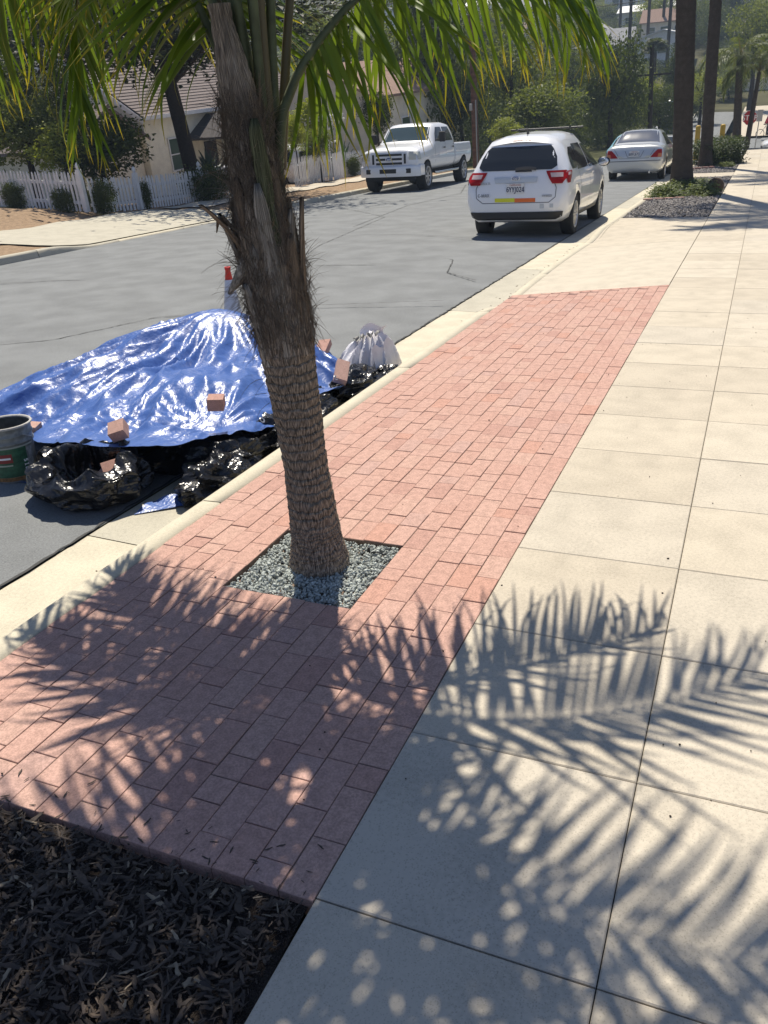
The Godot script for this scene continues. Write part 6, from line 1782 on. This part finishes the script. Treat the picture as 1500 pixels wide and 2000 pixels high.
	var g2 := Color(0.17, 0.20, 0.055)
	var feather := [palm_frond_mesh(1, 2.6, 2.3, g1, g2), palm_frond_mesh(2, 2.8, 2.7, g1, g2), palm_frond_mesh(3, 2.2, 1.9, g1, g2)]
	var fan := [fan_mesh(1, 1.5, Color(0.035, 0.05, 0.02), Color(0.11, 0.13, 0.055)), fan_mesh(2, 1.35, Color(0.03, 0.045, 0.02), Color(0.10, 0.12, 0.05))]
	var grand := [palm_frond_mesh(5, 3.6, 2.2, g1, g2), palm_frond_mesh(6, 3.8, 2.7, g1, g2)]
	tall_palm("tall palm with a thick ringed trunk standing in pale ground cover", wp(-1.93, 25.2), Vector3(-0.9, 15.0, -0.1), 0.255, 0.215, grand, 22, 1, "tall palms along the kerb", M.palm_bark, false, true)
	tall_palm("tall palm with a ringed trunk standing in front of the clipped hedge", wp(-1.95, 35.4), Vector3(-0.5, 15.5, -0.2), 0.215, 0.185, grand, 22, 2, "tall palms along the kerb", M.palm_bark, false, true)
	tall_palm("short feather palm with a thick double trunk near the stop sign", wp(-1.42, 54.2), Vector3(-0.35, 5.0, 0), 0.24, 0.16, feather, 18, 3, "small palms at the corner", M.palm_bark)
	tall_palm("short feather palm with a slender trunk in front of the stop sign", wp(-0.98, 54.6), Vector3(0.25, 4.3, 0), 0.15, 0.10, feather, 16, 4, "small palms at the corner", M.palm_bark)
	tall_palm("feather palm at the far corner beside the bicycle", wp(0.15, 74.5), Vector3(0.1, 5.6, 0), 0.2, 0.14, feather, 16, 5, "small palms at the corner", M.palm_bark)
	k = 0
	for q in [[-16.8, -120.0, 13.0, 0], [-17.1, -140.0, 16.0, 1], [-16.2, -150.0, 12.0, 1], [-26.3, -130.0, 14.0, 0], [-13.0, -128.0, 15.0, 0], [-40.0, -150.0, 16.0, 0], [-10.9, -96.0, 6.0, 2], [-31.0, -72.0, 7.0, 2], [-21.0, -112.0, 9.0, 0], [-48.0, -170.0, 15.0, 1], [-24.0, -160.0, 15.0, 0]]:
		k += 1
		tall_palm(["slender fan palm rising from the hillside", "slender fan palm with a shaggy brown skirt on the hillside", "squat fan palm among the trees below the hill"][q[3]], Vector3(q[0], ground_y(q[0], q[1]), q[1]), Vector3(0, q[2], 0), 0.24, 0.15, fan, 26, 40 + k, ["hillside fan palms", "skirted fan palms", "squat fan palms"][q[3]], M.bark_dark, q[3] == 1)
	agave("dark green agave rosette behind the fence in front of the porch", Vector3(-17.75, ground_y(-17.8, -26.6) + 0.55, -26.6), 0.95, Color(0.035, 0.06, 0.035), 5)
	agave("spiky green agave rosette behind the low fence beside the driveway", Vector3(-18.0, -2.25, -38.0), 1.0, Color(0.07, 0.12, 0.05), 6)
	# hillside
	var r := RandomNumberGenerator.new()
	r.seed = 99
	var hs := [[-27, -150, 9, 7, 0], [-20.5, -166, 10, 7, 1], [-15.8, -152, 8, 7, 2], [-14.5, -138, 8, 6, 1], [-22.6, -138, 9, 7, 0], [-12.0, -172, 16, 7, 1], [-38.4, -180, 11, 8, 3], [-49.0, -196, 12, 8, 0], [-44.0, -160, 11, 7, 2], [-30.0, -222, 12, 8, 3], [-74.7, -172, 12, 9, 2], [-38.0, -232, 12, 8, 1], [-2.0, -182, 14, 8, 0], [-15.0, -215, 12, 8, 2], [-60.0, -210, 12, 8, 1], [-85.0, -215, 13, 9, 0], [8.0, -150, 12, 8, 3], [-26.0, -190, 12, 8, 0]]
	var lab := ["hillside house with white walls and a pale grey roof", "hillside house with white walls and a flat looking light roof", "hillside house with tan roof", "hillside house with dark roof"]
	for i in hs.size():
		var q: Array = hs[i]
		var y := ground_y(q[0], q[1]) - 1.0
		var w: float = q[2] * 0.42
		var d: float = q[3] * 0.42
		var wins := []
		for j in 3: wins.append([Vector3(q[0] - w * 0.6 + j * w * 0.6, y + 2.9, q[1] + d + 0.001), 1.2, 1.1, 0.0])
		gable_house(lab[q[4]], q[0] - w, q[0] + w, q[1] + d, q[1] - d, y, y + 4.2, y + 4.2 + [1.9, 0.9, 1.6, 1.7][q[4]], [M.white_paint, M.white_paint, M.stucco2, M.stucco][q[4]], [M.roof_grey, M.white_paint, M.roof_tan, M.roof_dark][q[4]], i % 3 == 0, "hillside_house", "houses on the hillside " + ["grey roofs", "light roofs", "tan roofs", "dark roofs"][q[4]], wins)
	var hl := {"d": "dark green tree on the hillside", "m": "grey green tree on the hillside", "l": "light green tree on the hillside"}
	for i in 46:
		var z := r.randf_range(-122.0, -240.0)
		var x := -z * r.randf_range(-0.50, 0.06)
		var kk: String = ["d", "m", "m", "d", "l"][r.randi() % 5]
		var s := r.randf_range(1.8, 3.8)
		var y := ground_y(x, z)
		leafy("hillside_tree", hl[kk], "tree", kk, Vector3(x, y + s * 1.1, z), Vector3(s, s * r.randf_range(0.75, 1.1), s), y, i, "hillside trees " + kk)
	for kk in ["d", "m"]:
		var o = scatter(self, numbered("hillside_wood"), crowns[kk][0], M.leaf, 330, 400 + (1 if kk == "m" else 0), func(rr, _i):
			var z: float = -rr.randf_range(118.0, 330.0)
			var x: float = -z * rr.randf_range(-0.85, 0.30)
			var s: float = rr.randf_range(1.0, 3.4) * (1.0 + (-z - 118.0) / 250.0)
			return [Transform3D(Basis(Vector3.UP, rr.randf() * TAU).scaled(Vector3(s, s * 0.7, s)), Vector3(x, ground_y(x, z) + s * 0.25, z)), Color(1, 1, 1)])
		stuff(o)
		tag(o, "mass of " + ("dark" if kk == "d" else "grey green") + " brush and trees covering the far hillside", "woodland")
	# wood between the street and the hill
	var o2 = scatter(self, numbered("roadside_wood"), crowns["d"][1], M.leaf, 90, 403, func(rr, _i):
		var z: float = -rr.randf_range(62.0, 118.0)
		var x: float = minf(-11.5, -z * rr.randf_range(-0.75, -0.12))
		var s: float = rr.randf_range(1.4, 2.8)
		return [Transform3D(Basis(Vector3.UP, rr.randf() * TAU).scaled(Vector3(s, s * 1.1, s)), Vector3(x, -5.0 + s * 0.7, z)), Color(1, 1, 1)])
	stuff(o2)
	tag(o2, "dark thicket of trees filling the lots beyond the far kerb", "woodland")

func _ready():
	# camera
	var cam := Camera3D.new()
	cam.name = "camera"
	add_child(cam)
	cam.transform = Transform3D(Basis(Vector3(0.921697, -0.077989, -0.379991), Vector3(-0.115883, 0.879492, -0.461589), Vector3(0.370198, 0.46948, 0.801588)).orthonormalized(), Vector3(0.0, 1.6959, -0.1186))
	cam.fov = 63.11; cam.near = 0.05; cam.far = 1500.0
	cam.current = true
	# sky and sun
	var env := Environment.new()
	env.background_mode = Environment.BG_SKY
	var sky := Sky.new()
	var sm := ProceduralSkyMaterial.new()
	sm.sky_top_color = Color(0.305, 0.385, 0.545); sm.sky_horizon_color = Color(0.65, 0.69, 0.74); sm.sky_curve = 0.12
	sm.ground_bottom_color = Color(0.25, 0.23, 0.2); sm.ground_horizon_color = Color(0.55, 0.62, 0.68)
	sky.sky_material = sm
	env.sky = sky
	env.tonemap_mode = Environment.TONE_MAPPER_LINEAR
	env.tonemap_exposure = 1.46
	env.sdfgi_enabled = true; env.ssao_enabled = true; env.ssil_enabled = true
	env.fog_enabled = true; env.fog_density = 0.0009; env.fog_light_color = Color(0.72, 0.80, 0.88)
	var we := WorldEnvironment.new()
	we.name = "world_environment"; we.environment = env
	add_child(we)
	var sun := DirectionalLight3D.new()
	sun.name = "sun"
	sun.light_energy = 1.5; sun.light_angular_distance = 0.53; sun.light_color = Color(1.0, 0.965, 0.905)
	sun.shadow_enabled = true
	add_child(sun)
	var dir := plane_xf.basis * Vector3(0.24, -1.0, 0.45).normalized()
	sun.look_at_from_position(Vector3(0, 20, 0), Vector3(0, 20, 0) + dir, Vector3.UP)
	make_materials()
	build_ground()
	build_loose()
	build_palm()
	build_debris()
	build_vehicles()
	build_houses()
	build_plants()
